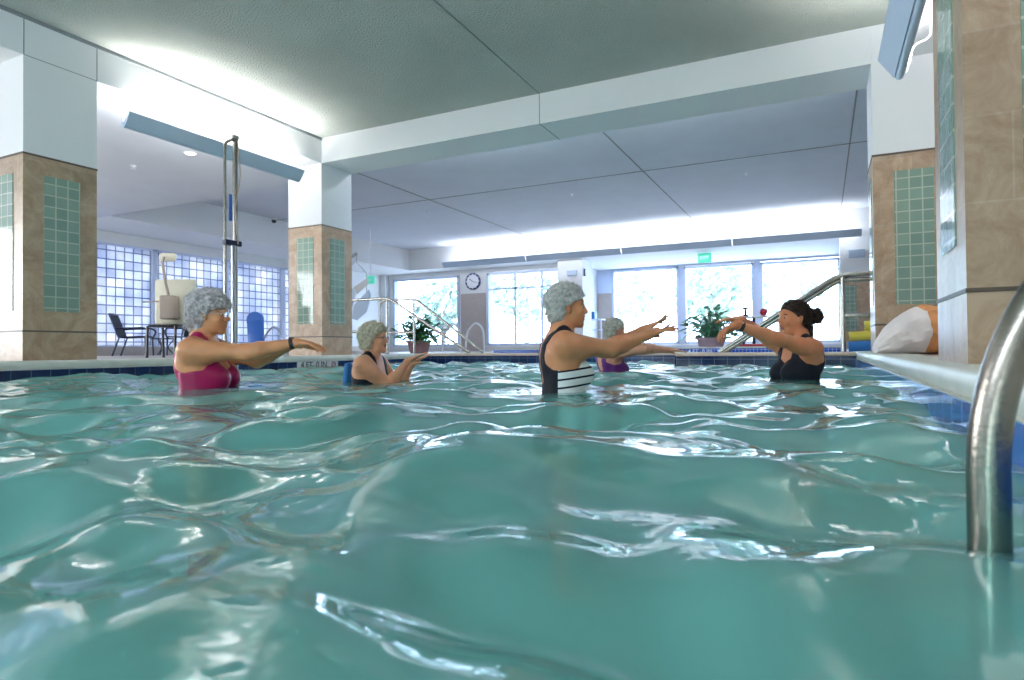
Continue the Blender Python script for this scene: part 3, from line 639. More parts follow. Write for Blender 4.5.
p = W(715, 349, 12.2); plant(p.x, 12.2, DZ, 'potted plant with broad pale leaves beyond the instructor\'s hands', .86, .95, 'leafpale', 'mauvepot', 8, 170, .45)

# ------------------------------------------------------------------ red trolley with pool toys
p = W(769, 349, 13.0); t = empty('equipment_cart', (p.x, 12.6, DZ), 0); tag(t, 'low red cart with two dark posts behind the instructor\'s arms', 'cart')
MB().box(-.50, .62, -.22, .22, .08, .13, .02).build('base', M['red'], t)
for x in (-.34, -.16): MB().tube([(x, 0, .12), (x, 0, .62)], .028, 10).build('post', M['darkblue'], t, True)
MB().box(-.45, .10, -.18, .18, .62, .65, .01).build('shelf', M['white'], t)
for x in (-.42, .5):
    for y in (-.17, .17): MB().lathe([(.045, -.02), (.05, 0), (.045, .02)], (x, y, .05), 14, 'Y').build('wheel', M['black'], t, True)
cx, cy = p.x, 12.6
o = MB().lathe([(.01, -.07), (.05, -.05), (.07, 0), (.05, .05), (.01, .07)], (0, 0, 0), 16).build('toy_ball', M['red'], None, True); o.location = (cx+.02, cy-.05, DZ+.72); tag(o, 'small red ball on the cart behind the instructor\'s arm', 'ball')
t = empty('hand_weight', (cx-.30, cy-.04, DZ+.652)); tag(t, 'dark foam hand weight on the left of the red cart', 'hand weight')
MB().lathe([(.05, 0), (.055, .03), (.02, .035), (.02, .13), (.055, .135), (.05, .17)], (0, 0, 0), 14).build('weight', M['black'], t, True)
def skittle(x, label, m):
    s = empty('foam_float', (x, cy+.5, DZ)); tag(s, label, 'float', 'upright floats by the cart')
    MB().lathe([(.10, 0), (.12, .1), (.12, .5), (.06, .6), (.05, .7), (.02, .74)], (0, 0, 0), 18).build('body', M['white'], s, True)
    MB().lathe([(.055, .58), (.085, .62), (.08, .7), (.03, .76)], (0, 0, 0), 16).build('cap', M[m], s, True)
skittle(cx+.36, 'white upright float with a black cap left of the instructor\'s face', 'black')
skittle(cx+.72, 'white upright float with a dark cap nearly behind the instructor\'s face', 'clocknavy')

# ------------------------------------------------------------------ hoist seen past the middle column
p = W(352, 356, 13.5); t = empty('patient_hoist', (p.x, p.y, DZ), YAW); tag(t, 'grey hoist with slings hanging behind the laughing swimmer', 'hoist')
MB().tube([(-.2, 0, 0), (-.2, 0, 1.95), (.12, 0, 2.16)], .035, 10).build('boom', M['steelmatt'], t, True)
MB().tube([(.12, 0, 2.16), (.10, 0, 1.98)], .010, 6).build('hanger', M['steelmatt'], t, True)
MB().tube([(-.12, 0, 1.80), (.10, 0, 1.98), (.32, 0, 1.72), (.32, 0, 1.15)], .009, 6).build('spreader_bar', M['steelmatt'], t, True)
def sling(pts, m, nm='sling'):
    MB().poly([Vector((x, -.03, z)) for x, z in pts], (0, .05, 0)).build(nm, M[m], t)
sling([(-.18, 1.25), (.02, 1.42), (.10, 1.30), (.0, .95), (-.12, .75), (-.2, .8)], 'bluegrey')
sling([(.06, 1.05), (.38, 1.38), (.42, 1.25), (.32, .9), (.12, .72), (.0, .75)], 'bluegrey')
sling([(.04, 1.42), (.34, 1.62), (.36, 1.50), (.12, 1.28)], 'steelmatt', 'sling_strap')
MB().box(-.30, .5, -.3, -.22, 0, .06).box(-.30, .5, .22, .3, 0, .06).box(-.30, -.22, -.3, .3, 0, .06).build('base_frame', M['steelmatt'], t)
MB().box(-.24, -.08, -.05, .05, .1, .8, .02).build('battery_pack', M['blueplastic'], t)
# cart in the passage beside the white pier
p = W(593, 346, 20.4); t = empty('towel_cart', (p.x, p.y, DZ)); tag(t, 'pale blue-white rack with a violet-blue box beside the white pier', 'rack')
for x in (-.35, .35):
    for y in (-.2, .2): MB().tube([(x, y, 0), (x, y, 1.0)], .02, 8).build('post', M['frame'], t, True)
for z in (.3, .65, .98): MB().box(-.37, .37, -.22, .22, z, z+.03).build('shelf', M['frame'], t)
o = MB().box(-.16, .16, -.14, .14, 0, .24, .02).build('storage_box', M['blueplastic'], None); o.location = (p.x-.05, p.y, DZ+1.012); tag(o, 'violet-blue box on top of the white rack by the pier', 'box')

# ------------------------------------------------------------------ foam noodles and the mesh bag on the right coping
def noodle(a, b, m, label, r=.058):
    a = Vector(a); b = Vector(b); o = empty('pool_noodle', a); tag(o, label, 'pool noodle', 'foam noodles on the right deck')
    d = b-a; MB().tube([d*t+Vector((0, 0, .012*math.sin(t*6))) for t in (0, .2, .4, .6, .8, 1)], r, 18).build('foam', M[m], o, True)
    dn = d.normalized(); MB().tube([-dn*.002, dn*.01], r*.32, 12).build('core_hole', M['black'], o)
noodle((.26, 8.06, CT+.060), (1.5, 8.12, CT+.060), 'foamblue', 'lower blue noodle lying at the corner of the pool, below the yellow ones')
noodle((.27, 8.19, CT+.178), (1.5, 8.19, CT+.172), 'foamyellow', 'lower yellow noodle lying beside the white mesh bag', .05)
noodle((.55, 8.34, CT+.16), (1.7, 8.34, CT+.16), 'foamblue', 'blue noodle mostly hidden between the two yellow noodles')
noodle((.43, 8.26, CT+.292), (1.7, 8.26, CT+.288), 'foamyellow', 'upper yellow noodle above the other noodles')
# plinth tying the noodle pile together is the coping itself
def bag():
    t = empty('mesh_bag', (.76, 6.26, CT), YAW); tag(t, 'big white and orange mesh bag slumped on the right coping', 'bag')
    def surf(x0, x1):
        m = MB(); N, K = 40, 30; rows = []
        for i in range(N+1):
            s = x0+(x1-x0)*i/N
            r = .215*math.sin(PI*min(1, max(0, .04+.80*s)))**.75
            cz = r*.90; row = []
            for k in range(K):
                a = 2*PI*k/K; w = (.009*math.sin(7*a+9*s)+.006*math.sin(13*a-21*s))*min(1, r*8)
                z = max(cz+(r+w)*math.sin(a)*.96+.010*math.sin(5*s), .004)
                row.append(m.bm.verts.new(((s-.5)*.82, (r+w)*math.cos(a)*.95, z)))
            rows.append(row)
        for A, B in zip(rows, rows[1:]):
            for k in range(K): m.bm.faces.new((A[k], A[(k+1) % K], B[(k+1) % K], B[k]))
        m.bm.faces.new(rows[0][::-1]); m.bm.faces.new(rows[-1]); return m
    surf(.0, .43).build('white_half', M['bagwhite'], t, True)
    surf(.43, 1.0).build('orange_half', M['bagorange'], t, True)
    return t
M['bagwhite'] = mat('white nylon mesh', (.92, .84, .82), .6, nvar=.18, nscale=6, bump=.5, bscale=9)
M['bagorange'] = mat('orange nylon mesh', (.85, .36, .13), .55, nvar=.25, nscale=14, bump=.5, bscale=14)
bag()
o = MB().tube([(math.cos(a)*.16, 0, math.sin(a)*.16+.03) for a in [PI*i/14 for i in range(15)]], .028, 12).build('foam_hoop', M['foamblue'], None, True); o.location = (.96, 6.72, .36); tag(o, 'bright blue foam hoop behind the orange end of the mesh bag', 'hoop')
t = empty('kickboard_stack', (1.02, 6.70, CT)); tag(t, 'stack of blue kickboards hidden behind the mesh bag', 'kickboards')
for k in range(6): MB().box(-.22, .22, -.14, .14, k*.042, k*.042+.036, .012).build('kickboard', M['foamblue'], t)

# ------------------------------------------------------------------ people: smooth implicit bodies turned into one mesh
import openvdb
VX = .005
def smin(a, b, k):
    h = np.clip(.5+.5*(b-a)/k, 0, 1); return b*(1-h)+a*h-k*h*(1-h)
class Field:
    def __init__(s, lo, hi, vx=VX):
        s.lo = np.array(lo); s.vx = vx; s.n = np.ceil((np.array(hi)-s.lo)/vx).astype(int)+1; s.D = np.full(s.n, .1, np.float32)
    def region(s, c, r):
        a = np.clip(np.floor((np.array(c)-r-s.lo)/s.vx).astype(int), 0, s.n); b = np.clip(np.ceil((np.array(c)+r-s.lo)/s.vx).astype(int)+1, 0, s.n)
        if np.any(b <= a): return None, None
        g = np.stack(np.meshgrid(*[s.lo[i]+np.arange(a[i], b[i])*s.vx for i in range(3)], indexing='ij'), -1)
        return tuple(slice(a[i], b[i]) for i in range(3)), g
    def add(s, fn, c, r, k=.02):
        sl, g = s.region(c, r)
        if sl is None: return
        s.D[sl] = smin(s.D[sl], fn(g).astype(np.float32), k)
    def sub(s, fn, c, r, k=.01):
        sl, g = s.region(c, r)
        if sl is None: return
        s.D[sl] = -smin(-s.D[sl], fn(g).astype(np.float32), k)
    def mesh(s, name, m, parent, smooth=1):
        D = np.clip(s.D, -.03, .03); gr = openvdb.FloatGrid(.03); gr.copyFromArray(D.astype(np.float32))
        p, q = gr.convertToQuads(0.0); p = p*s.vx+s.lo
        me = bpy.data.meshes.new(name); me.from_pydata(p.tolist(), [], q[:, ::-1].tolist()); me.update()
        me.polygons.foreach_set('use_smooth', [True]*len(me.polygons)); me.materials.append(m)
        bm = bmesh.new(); bm.from_mesh(me)
        for _ in range(smooth): bmesh.ops.smooth_vert(bm, verts=bm.verts, factor=.4, use_axis_x=True, use_axis_y=True, use_axis_z=True)
        bmesh.ops.recalc_face_normals(bm, faces=bm.faces); bm.to_mesh(me); bm.free()
        o = bpy.data.objects.new(name, me); C.objects.link(o)
        if parent: o.parent = parent
        return o
def ell(c, r, R=None):
    c = np.array(c); r = np.array(r, float)
    def f(p):
        q = p-c
        if R is not None: q = q@R
        k0 = np.linalg.norm(q/r, axis=-1); k1 = np.linalg.norm(q/(r*r), axis=-1)+1e-9
        return k0*(k0-1)/k1
    return f, c, float(r.max())
def cone(a, b, ra, rb):
    a = np.array(a, float); b = np.array(b, float); d = b-a; L = d@d+1e-12
    def f(p):
        t = np.clip(((p-a)@d)/L, 0, 1); return np.linalg.norm(p-a-t[..., None]*d, axis=-1)-(ra+(rb-ra)*t)
    return f, (a+b)/2, float(np.sqrt(L)/2+max(ra, rb))
def addp(F, prim, k=.02, xf=None):
    f, c, r = prim
    if xf is None: F.add(f, c, r+.05, k)
    else:
        R, o = xf     # local q = (p-o)@R ; p = q@R.T + o
        F.add(lambda p: f((p-o)@R), c@R.T+o, r+.05, k)
def subp(F, prim, k=.01, xf=None):
    f, c, r = prim
    if xf is None: F.sub(f, c, r+.03, k)
    else:
        R, o = xf; F.sub(lambda p: f((p-o)@R), c@R.T+o, r+.03, k)
def rot(ax, a):
    return np.array(Matrix.Rotation(a, 3, ax))
def unit(v): v = np.array(v, float); return v/np.linalg.norm(v)
TZ = np.array([.70, .80, .88, .96, 1.04, 1.12, 1.20, 1.28, 1.34, 1.385, 1.42, 1.46])
def torso_fn(fat):
    W_ = np.array([.155, .170, .180, .170, .152, .150, .158, .165, .158, .115, .062, .05])*fat
    Fx = np.array([.09, .10, .11, .112, .105, .098, .096, .088, .072, .060, .052, .05])*(fat*1.05)
    Bx = np.array([.10, .13, .135, .11, .088, .088, .095, .102, .098, .082, .062, .05])*fat
    def f(p):
        z = np.clip(p[..., 2], TZ[0], TZ[-1]); w = np.interp(z, TZ, W_); fx = np.interp(z, TZ, Fx); bx = np.interp(z, TZ, Bx)
        rx = np.where(p[..., 0] > 0, fx, bx)
        k = (np.abs(p[..., 0]/rx)**2.3+np.abs(p[..., 1]/w)**2.3)**(1/2.3)
        d = (k-1)*np.minimum(rx, w)
        dz = np.maximum(np.maximum(TZ[0]-p[..., 2], p[..., 2]-TZ[-1]), 0)
        return np.where(dz > 0, np.sqrt(np.maximum(d, 0)**2+dz**2), d)*.92
    return f, np.array([0, 0, 1.08]), .48

def strands(o, HO, Rh, style):
    rng = random.Random(len(style)*7+int(HO[0]*1e4)); me = o.data; bm = bmesh.new(); bm.from_mesh(me); bm.verts.ensure_lookup_table(); bm.normal_update()
    src = [(v.co.copy(), v.normal.copy()) for v in bm.verts]; n0 = len(src); cnt = {'fluffy': 2600, 'curly': 3000, 'short': 2400, 'crop': 1600, 'bun': 1500}[style]
    lift = {'fluffy': .45, 'curly': .70, 'short': .55, 'crop': .30, 'bun': .12}[style]; L0 = {'fluffy': .036, 'curly': .028, 'short': .024, 'crop': .018, 'bun': .034}[style]
    for _ in range(cnt):
        p, n = src[rng.randrange(n0)]; l = (np.array(p)-HO)@Rh
        if style == 'bun': f = np.array((-1, 0, -.12)) if l[0] > -.10 else np.array([rng.gauss(0, 1) for _ in range(3)])
        elif style == 'fluffy': f = np.array((.9, 0, -.35)) if l[2] > .02 else np.array((-.3, 0, -1))
        elif style == 'curly': f = np.array((.2+rng.gauss(0, .8), rng.gauss(0, .8), -.4+rng.gauss(0, .6)))
        elif style == 'short': f = np.array((.1, 0, .7)) if l[0] > -.02 else np.array((-.3, 0, -.9))
        else: f = np.array((.5, 0, -.5))
        f = f+np.array([rng.gauss(0, .28) for _ in range(3)]); f = Vector(Rh@f); f = (f-n*f.dot(n)); f = f.normalized() if f.length > 1e-4 else n.orthogonal()
        sd = n.cross(f).normalized(); L = L0*rng.uniform(.5, 1.3); w = rng.uniform(.0014, .0040); k = lift*rng.uniform(.3, 1.4); pts = []
        for q in (0, .35, .7, 1):
            pts.append(p - n*.001 + f*L*q*(1-.15*q) + n*(L*k*q*(1-(.35 if style in ('curly', 'fluffy') else .1)*q*1.6)) + sd*(math.sin(q*3+rng.uniform(-.3, .3))*L*.12))
        prev = None
        for q, c in enumerate(pts):
            ww = w*(1, .9, .6, .12)[q]; tri = [bm.verts.new(c-sd*ww), bm.verts.new(c+n*ww), bm.verts.new(c+sd*ww)]
            if prev:
                for a in range(3): fc = bm.faces.new((prev[a], prev[(a+1) % 3], tri[(a+1) % 3], tri[a])); fc.smooth = True
            prev = tri
    bm.to_mesh(me); bm.free()
def person(label, pos, yaw, stature, skin, suitm, hairm, hands, head_yaw=0, head_pitch=0, lean=0, fat=1.0, bust=1.0, hair='short', mouth=0, glasses=False, suit_top=None, watch=None, extras=None, shrug=0):
    s = stature/1.65; root = empty('person', pos, yaw); root.scale = (s, s, s); tag(root, label, 'person', 'people exercising in the pool')
    cy_, sy_ = math.cos(yaw), math.sin(yaw); base = np.array(pos)
    def loc(p):
        q = (np.array(p)-base)/s; return np.array([q[0]*cy_+q[1]*sy_, -q[0]*sy_+q[1]*cy_, q[2]])
    def dirl(v):
        q = np.array(v, float); return np.array([q[0]*cy_+q[1]*sy_, -q[0]*sy_+q[1]*cy_, q[2]])
    # torso frame leans about the hip
    Rl = rot('Y', lean); hip = np.array([0, 0, .93]); TX = (Rl, hip - hip@Rl.T)
    T = lambda q: np.array(q)@Rl.T+TX[1]
    nb = np.array([-.005, 0, 1.43]); Rh0 = rot('Z', head_yaw)@rot('Y', head_pitch)
    hc_t = nb+np.array([.03, 0, .115]); Rh = Rl@Rh0 if lean == 0 else Rh0      # head stays level when leaning
    HO = T(nb)+(Rh@np.array([.035, 0, .112])); HX = (Rh, HO)
    shoulders = {sd: T([-.005, sd*.158*fat**.5, 1.345+shrug]) for sd in (-1, 1)}
    arms = {}
    for hd in hands:
        S = shoulders[hd['side']]; Wr = loc(hd['wrist']); L1, L2 = .275, .245; v = Wr-S; D = np.linalg.norm(v); Dm = L1+L2-.004
        if D > Dm*1.12: Wr = S+v/D*Dm*1.12; v = Wr-S; D = Dm*1.12
        if D > Dm: L1 *= D/Dm; L2 *= D/Dm
        a = (L1*L1-L2*L2+D*D)/(2*D); hh = math.sqrt(max(L1*L1-a*a, 1e-6)); u = v/D; pl = np.array(hd.get('pole', (0, 0, -1)), float); pl = unit(pl-u*(pl@u))
        arms[hd['side']] = (S, S+u*a+pl*hh, Wr)
    allp = [np.array([-.25, -.3, 0]), np.array([.3, .3, 1.75])]
    for a in arms.values(): allp += [a[1]-.08, a[1]+.08, a[2]-.24, a[2]+.24]
    allp = np.array(allp); F = Field(allp.min(0), allp.max(0))
    # legs (standing on the pool floor)
    for sd in (-1, 1):
        addp(F, cone((0, sd*.085, .86), (.012, sd*.085, .47), .088, .056), .03)
        addp(F, cone((.012, sd*.085, .47), (-.01, sd*.09, .10), .055, .036), .03)
        addp(F, ell((-.02, sd*.087, .33), (.05, .045, .10)), .03)
        addp(F, cone((-.02, sd*.09, .045), (.13, sd*.10, .022), .038, .022), .03)
    addp(F, torso_fn(fat), .03, TX)
    bz = 1.185
    for sd in (-1, 1):
        addp(F, ell((.075*fat, sd*.070, bz), (.060*bust+.01, .062*bust, .062*bust)), .035, TX)
        addp(F, ell((0, sd*.135*fat**.5, 1.342+shrug), (.056, .055, .05)), .05, TX)
        addp(F, ell((-.075, sd*.075, 1.27), (.03, .06, .07)), .04, TX)
        addp(F, cone((0.0, sd*.03, 1.425), (-.005, sd*.12, 1.372+shrug), .030, .034), .04, TX)
    addp(F, cone(T([-.015, 0, 1.38]), HO+Rh@np.array([-.02, 0, -.05]), .056*fat**.5, .050), .025)
    # head
    H = lambda prim, k=.015: addp(F, prim, k, HX)
    H(ell((-.012, 0, .022), (.092, .073, .086)))
    H(ell((.018, 0, -.02), (.070, .064, .075)), .02)
    H(ell((.034, 0, -.062-mouth*.008), (.050, .050, .040)), .02)
    H(ell((.068, 0, -.092-mouth*.012), (.020, .024, .017)), .02)
    H(ell((.068, 0, .030), (.020, .045, .020)), .02)
    H(cone((.085, 0, .008), (.101, 0, -.023), .008, .0110), .011)
    for sd in (-1, 1):
        H(ell((.091, sd*.011, -.026), (.010, .008, .007)), .008)
        H(ell((.055, sd*.040, -.028), (.024, .022, .02)), .02)
        subp(F, ell((.088, sd*.031, .004), (.014, .017, .010)), .012, HX)
        H(ell((-.004, sd*.073, -.008), (.016, .010, .029), rot('Y', -.25)), .006)
    H(ell((.082, 0, -.046), (.012, .021, .008)), .01)
    H(ell((.080, 0, -.064-mouth*.018), (.012, .019, .008)), .01)
    if mouth: subp(F, ell((.086, 0, -.056-mouth*.008), (.020, .015, .006+.008*mouth)), .004, HX)
    # arms and hands
    wst = {}
    for hd in hands:
        sd = hd['side']; S, E_, Wr = arms[sd]; fa = fat**.7*hd.get('thick', 1)
        addp(F, cone(S, E_, .050*fa, .040*fa), .05)
        m_ = S*.62+E_*.38; addp(F, ell(m_+np.array([0, 0, -.010*fa]), (.055*fa, .042*fa, .042*fa)), .04)
        u = unit(Wr-E_); m1 = E_+u*.07
        addp(F, cone(E_, m1, .040*fa, .041*fa), .03); addp(F, cone(m1, Wr, .040*fa, .0255), .02)
        hd_dir = unit(dirl(hd['dir'])) if 'dir' in hd else u
        nrm = unit(np.array(dirl(hd.get('palm', (0, 0, -1))), float)); nrm = unit(nrm-hd_dir*(nrm@hd_dir)); lat = np.cross(nrm, hd_dir)*sd*hd.get('flip', 1)
        pc = Wr+hd_dir*.045
        addp(F, cone(Wr-hd_dir*.01, Wr+hd_dir*.03, .0255, .024), .015)
        R3 = np.stack([hd_dir, lat, nrm], 1)
        addp(F, ell(pc+hd_dir*.006, (.052, .040, .0165), R3), .012)
        curl = hd.get('curl', .15); sp = hd.get('spread', .12)
        for j, (off, ln) in enumerate(((.030, .066), (.010, .075), (-.011, .070), (-.030, .056))):
            ang = sp*(off/.03); dd = unit(hd_dir*math.cos(ang)+lat*math.sin(ang)); p0 = Wr+hd_dir*.078+lat*off; c_ = curl*(1+.12*j)+hd.get('fan', 0)*(j-1.5); rr = .0085
            for q, fr in enumerate((.45, .32, .23)):
                ang2 = c_*(q+1); d3 = dd*math.cos(ang2)+nrm*math.sin(ang2); p1 = p0+d3*ln*fr*1.25; addp(F, cone(p0, p1, rr, rr-.0009), .004); p0 = p1; rr -= .0007
        t0 = Wr+hd_dir*.018+lat*.022+nrm*.006; td = unit(hd_dir*.75+lat*.62+nrm*.35); t1 = t0+td*.045; t2 = t1+unit(td+hd_dir*.5)*.032
        addp(F, cone(t0, t1, .0125, .0105), .010); addp(F, cone(t1, t2, .0105, .0085), .005)
        wst[sd] = (Wr, u)
    F.mesh('body', skin, root)
    # swimsuit: the torso grown by a few millimetres, cut at neckline and armholes
    G = Field((-.3, -.3, .62), (.34, .3, 1.55), .005)
    addp(G, torso_fn(fat), .03, TX)
    for sd in (-1, 1):
        addp(G, ell((.075*fat, sd*.070, bz), (.060*bust+.01, .062*bust, .062*bust)), .035, TX)
        addp(G, ell((0, sd*.135*fat**.5, 1.342+shrug), (.056, .055, .05)), .05, TX)
        addp(G, ell((-.075, sd*.075, 1.27), (.03, .06, .07)), .04, TX)
        addp(G, cone((0.0, sd*.03, 1.425), (-.005, sd*.12, 1.372+shrug), .030, .034), .04, TX)
        addp(G, cone((0, sd*.085, .86), (.012, sd*.085, .6), .088, .07), .03)
    sl, g = G.region((0, 0, 1), 2); q = (g-TX[1])@Rl
    ay = np.abs(q[..., 1]); st = suit_top or {}
    front = np.interp(ay, [0, .060, .080, .116, .130, .155, .22], [st.get('front', 1.225), st.get('front', 1.225)+.03, 1.46, 1.46, st.get('arm', 1.275), st.get('arm', 1.275)-.04, st.get('arm', 1.275)-.06])
    back = np.interp(ay, [0, .050, .080, .116, .130, .155, .22], [st.get('back', 1.16), st.get('back', 1.16)+.02, 1.46, 1.46, st.get('arm', 1.275)-.02, st.get('arm', 1.275)-.05, st.get('arm', 1.275)-.06])
    w_ = np.clip(q[..., 0]/.04+.5, 0, 1); top = front*w_+back*(1-w_)
    cut = (q[..., 2]-top)*.30; low = (.80+ay*.9-q[..., 2])*.6 - .12
    G.D = np.maximum(np.maximum(G.D-.0045, cut), np.clip(.78-.25*0-g[..., 2], -1, 1)).astype(np.float32)
    G.mesh('swimsuit', suitm, root)
    # hair
    hl = .20; HF = Field(HO-.22, HO+.22, .0045); sl, g = HF.region(HO, .25); q = (g-HO)@Rh
    x, y, z = q[..., 0], q[..., 1], q[..., 2]
    nz = lambda f, ph=0: np.sin(f*x+1.3+ph+2*np.sin(f*.4*z))*np.sin(f*y+.7+ph)*np.sin(f*z+2.1+1.5*np.sin(f*.5*x+ph))
    def E(c, r): 
        c = np.array(c); r = np.array(r); k0 = np.linalg.norm((q-c)/r, axis=-1); k1 = np.linalg.norm((q-c)/(r*r), axis=-1)+1e-9; return k0*(k0-1)/k1
    if hair == 'fluffy':      # W1: soft waves with a fringe sweeping forward
        d = smin(E((-.020, 0, .042), (.114, .098, .100)), E((-.055, 0, -.035), (.066, .085, .065)), .03)
        d += .011*nz(62)+.006*nz(130, 2); fx = np.interp(z, [-.12, -.05, -.01, .03, .048, .07, .15], [-.03, -.02, .008, .030, .090, .13, .14])
    elif hair == 'curly':
        d = smin(E((-.022, 0, .035), (.118, .108, .104)), E((-.045, 0, -.045), (.075, .098, .062)), .03)
        d += .012*nz(85)+.007*nz(160, 1); fx = np.interp(z, [-.12, -.05, -.01, .03, .055, .08, .15], [-.02, -.01, .010, .030, .070, .11, .12])
    elif hair == 'short':     # W3: short brushed-up hair, ear free
        d = smin(E((-.020, 0, .040), (.106, .086, .096)), E((-.060, 0, -.035), (.045, .066, .060)), .03)
        d += .006*nz(130)+.004*nz(230, 3)*1.0; fx = np.interp(z, [-.12, -.05, -.02, .03, .050, .09, .15], [-.03, -.022, -.012, .024, .060, .115, .12])
        d = np.maximum(d, .022-np.linalg.norm((q-np.array([.002, 0, -.012]))*np.array([1, 0, .8]), axis=-1)+0*(np.abs(y)))
    elif hair == 'crop':
        d = smin(E((-.014, 0, .034), (.104, .084, .092)), E((-.055, 0, -.030), (.047, .066, .055)), .03)
        d += .003*nz(140)+.002*nz(230, 3); fx = np.interp(z, [-.12, -.05, -.02, .03, .050, .09, .15], [-.03, -.022, -.005, .030, .070, .115, .12])
        d = np.maximum(d, .020-np.linalg.norm((q-np.array([.002, 0, -.012]))*np.array([1, 0, .8]), axis=-1))
    else:                     # tied back in a messy bun
        d = smin(E((-.014, 0, .030), (.098, .080, .090)), E((-.060, 0, -.020), (.048, .064, .062)), .03)
        d += .002*nz(140)
        fx = np.interp(z, [-.12, -.06, -.02, .03, .055, .09, .15], [-.05, -.035, -.002, .030, .066, .115, .12])
        bn = E((-.146, 0, .014), (.048, .044, .050))+.010*nz(100)+.005*nz(220, 4)
        tl = E((-.095, .01, -.075), (.020, .030, .050))+.006*nz(140)
        dface = (x-fx)*.7; d = np.maximum(d, dface); d = smin(smin(d, bn, .015), tl, .012)
    if hair != 'bun': d = np.maximum(d, (x-fx)*.7)
    lowz = -.098 if hair in ('fluffy', 'curly') else -.088
    if hair != 'bun': d = np.maximum(d, lowz-z+.008*np.sin(90*y))
    HF.D[sl] = d.astype(np.float32); ho = HF.mesh('hair', hairm, root); strands(ho, HO, Rh, hair)
    # eyes, brows, lips
    def hp(v): return HO+Rh@np.array(v, float)
    for sd in (-1, 1):
        MB().lathe([(.002, -.0075), (.006, -.005), (.0105, 0), (.006, .005), (.002, .0075)], tuple(hp((.0705, sd*.031, .003))), 12).build('eye', M['eyewhite'], root, True)
        MB().lathe([(.001, -.006), (.0060, -.001), (.0060, .001), (.001, .006)], tuple(hp((.0768, sd*.031, .0025))), 10).build('iris', M['iris'], root, True)
        MB().tube([hp((.080, sd*.016, .020)), hp((.084, sd*.030, .025)), hp((.072, sd*.048, .021))], .0028, 6).build('eyebrow', hairm, root, True)
    MB().tube([hp((.082, -.018, -.052)), hp((.093, 0, -.047)), hp((.082, .018, -.052))], [.002, .004, .002], 8).build('upper_lip', M['lip'], root, True)
    MB().tube([hp((.080, -.016, -.056-mouth*.018)), hp((.090, 0, -.062-mouth*.020)), hp((.080, .016, -.056-mouth*.018))], [.002, .0045, .002], 8).build('lower_lip', M['lip'], root, True)
    if mouth: MB().lathe([(.002, -.006), (.013, 0), (.002, .006)], tuple(hp((.074, 0, -.058-mouth*.008))), 12).build('mouth_interior', M['mouth'], root, True)
    if glasses:
        gl = MB()
        for sd in (-1, 1):
            gl.tube([hp((.098-abs(math.cos(a))*.004, sd*(.031)+math.cos(a)*.019, .001+math.sin(a)*.015)) for a in [i*2*PI/20 for i in range(20)]], .0016, 6, closed=True)
            gl.tube([hp((.094, sd*.050, .006)), hp((.05, sd*.070, .006)), hp((-.008, sd*.078, .002))], .0016, 6)
        gl.tube([hp((.098, -.012, .004)), hp((.101, 0, .007)), hp((.098, .012, .004))], .0015, 6)
        g_ = gl.build('glasses', M['clocknavy'] if glasses == 'blue' else M['steelmatt'], root, True)
        for sd in (-1, 1):
            MB().obox(Vector(hp((.0965, sd*.031, .001))), .001, .034, .026, Matrix([list(r) for r in Rh])).build('lens', M['lens'], g_)
    if watch:
        Wr, u = wst[watch[0]]; c = Wr-u*.022; MB().tube([c-u*.011, c+u*.011], .0305, 20).build('wristband', M[watch[1]], root, True)
        MB().obox(Vector(c+np.array([0, 0, .03])), .03, .028, .008, Matrix.Identity(3), .002).build('watch_face', M['black'], root)
    return root
M['eyewhite'] = mat('eye white', (.50, .47, .44), .3)
M['iris'] = mat('iris', (.06, .05, .04), .1)
M['lip'] = mat('lip', (.45, .13, .12), .4)
M['mouth'] = mat('mouth interior', (.08, .01, .01), .6)
M['lens'] = glass_mat()
def skin(name, c): return mat(name, c, .42, nvar=.14, nscale=14, bump=.06, bscale=110, spec=.4, sub=.12)
sk1 = skin('skin tanned', (.66, .285, .135)); sk2 = skin('skin fair', (.72, .33, .19)); sk3 = skin('skin warm', (.64, .27, .13)); sk4 = skin('skin pink', (.66, .31, .20)); sk5 = skin('skin rosy', (.66, .25, .12))
def hairmat(name, c, c2, sc=(9, 9, 26)): return mat(name, c, .6, nscale=38, col2=c2, bump=.8, bscale=60, spec=.3, detail=6)
h1 = hairmat('silver grey hair', (.82, .77, .78), (.48, .44, .47)); h2 = hairmat('cream blonde hair', (.90, .82, .66), (.58, .52, .38)); h3 = hairmat('short grey hair', (.84, .82, .78), (.50, .49, .49)); h4 = hairmat('light grey hair', (.68, .66, .58), (.42, .41, .36)); h5 = hairmat('dark brown hair', (.055, .030, .022), (.015, .009, .008))
s1 = mat('magenta swimsuit', (.34, .003, .075), .30, bump=.05, bscale=20, spec=.4)
s2 = mat('black swimsuit', (.007, .008, .016), .6, bump=.05, bscale=20, spec=.2); s4 = mat('purple swimsuit', (.12, .02, .17), .5, spec=.3)
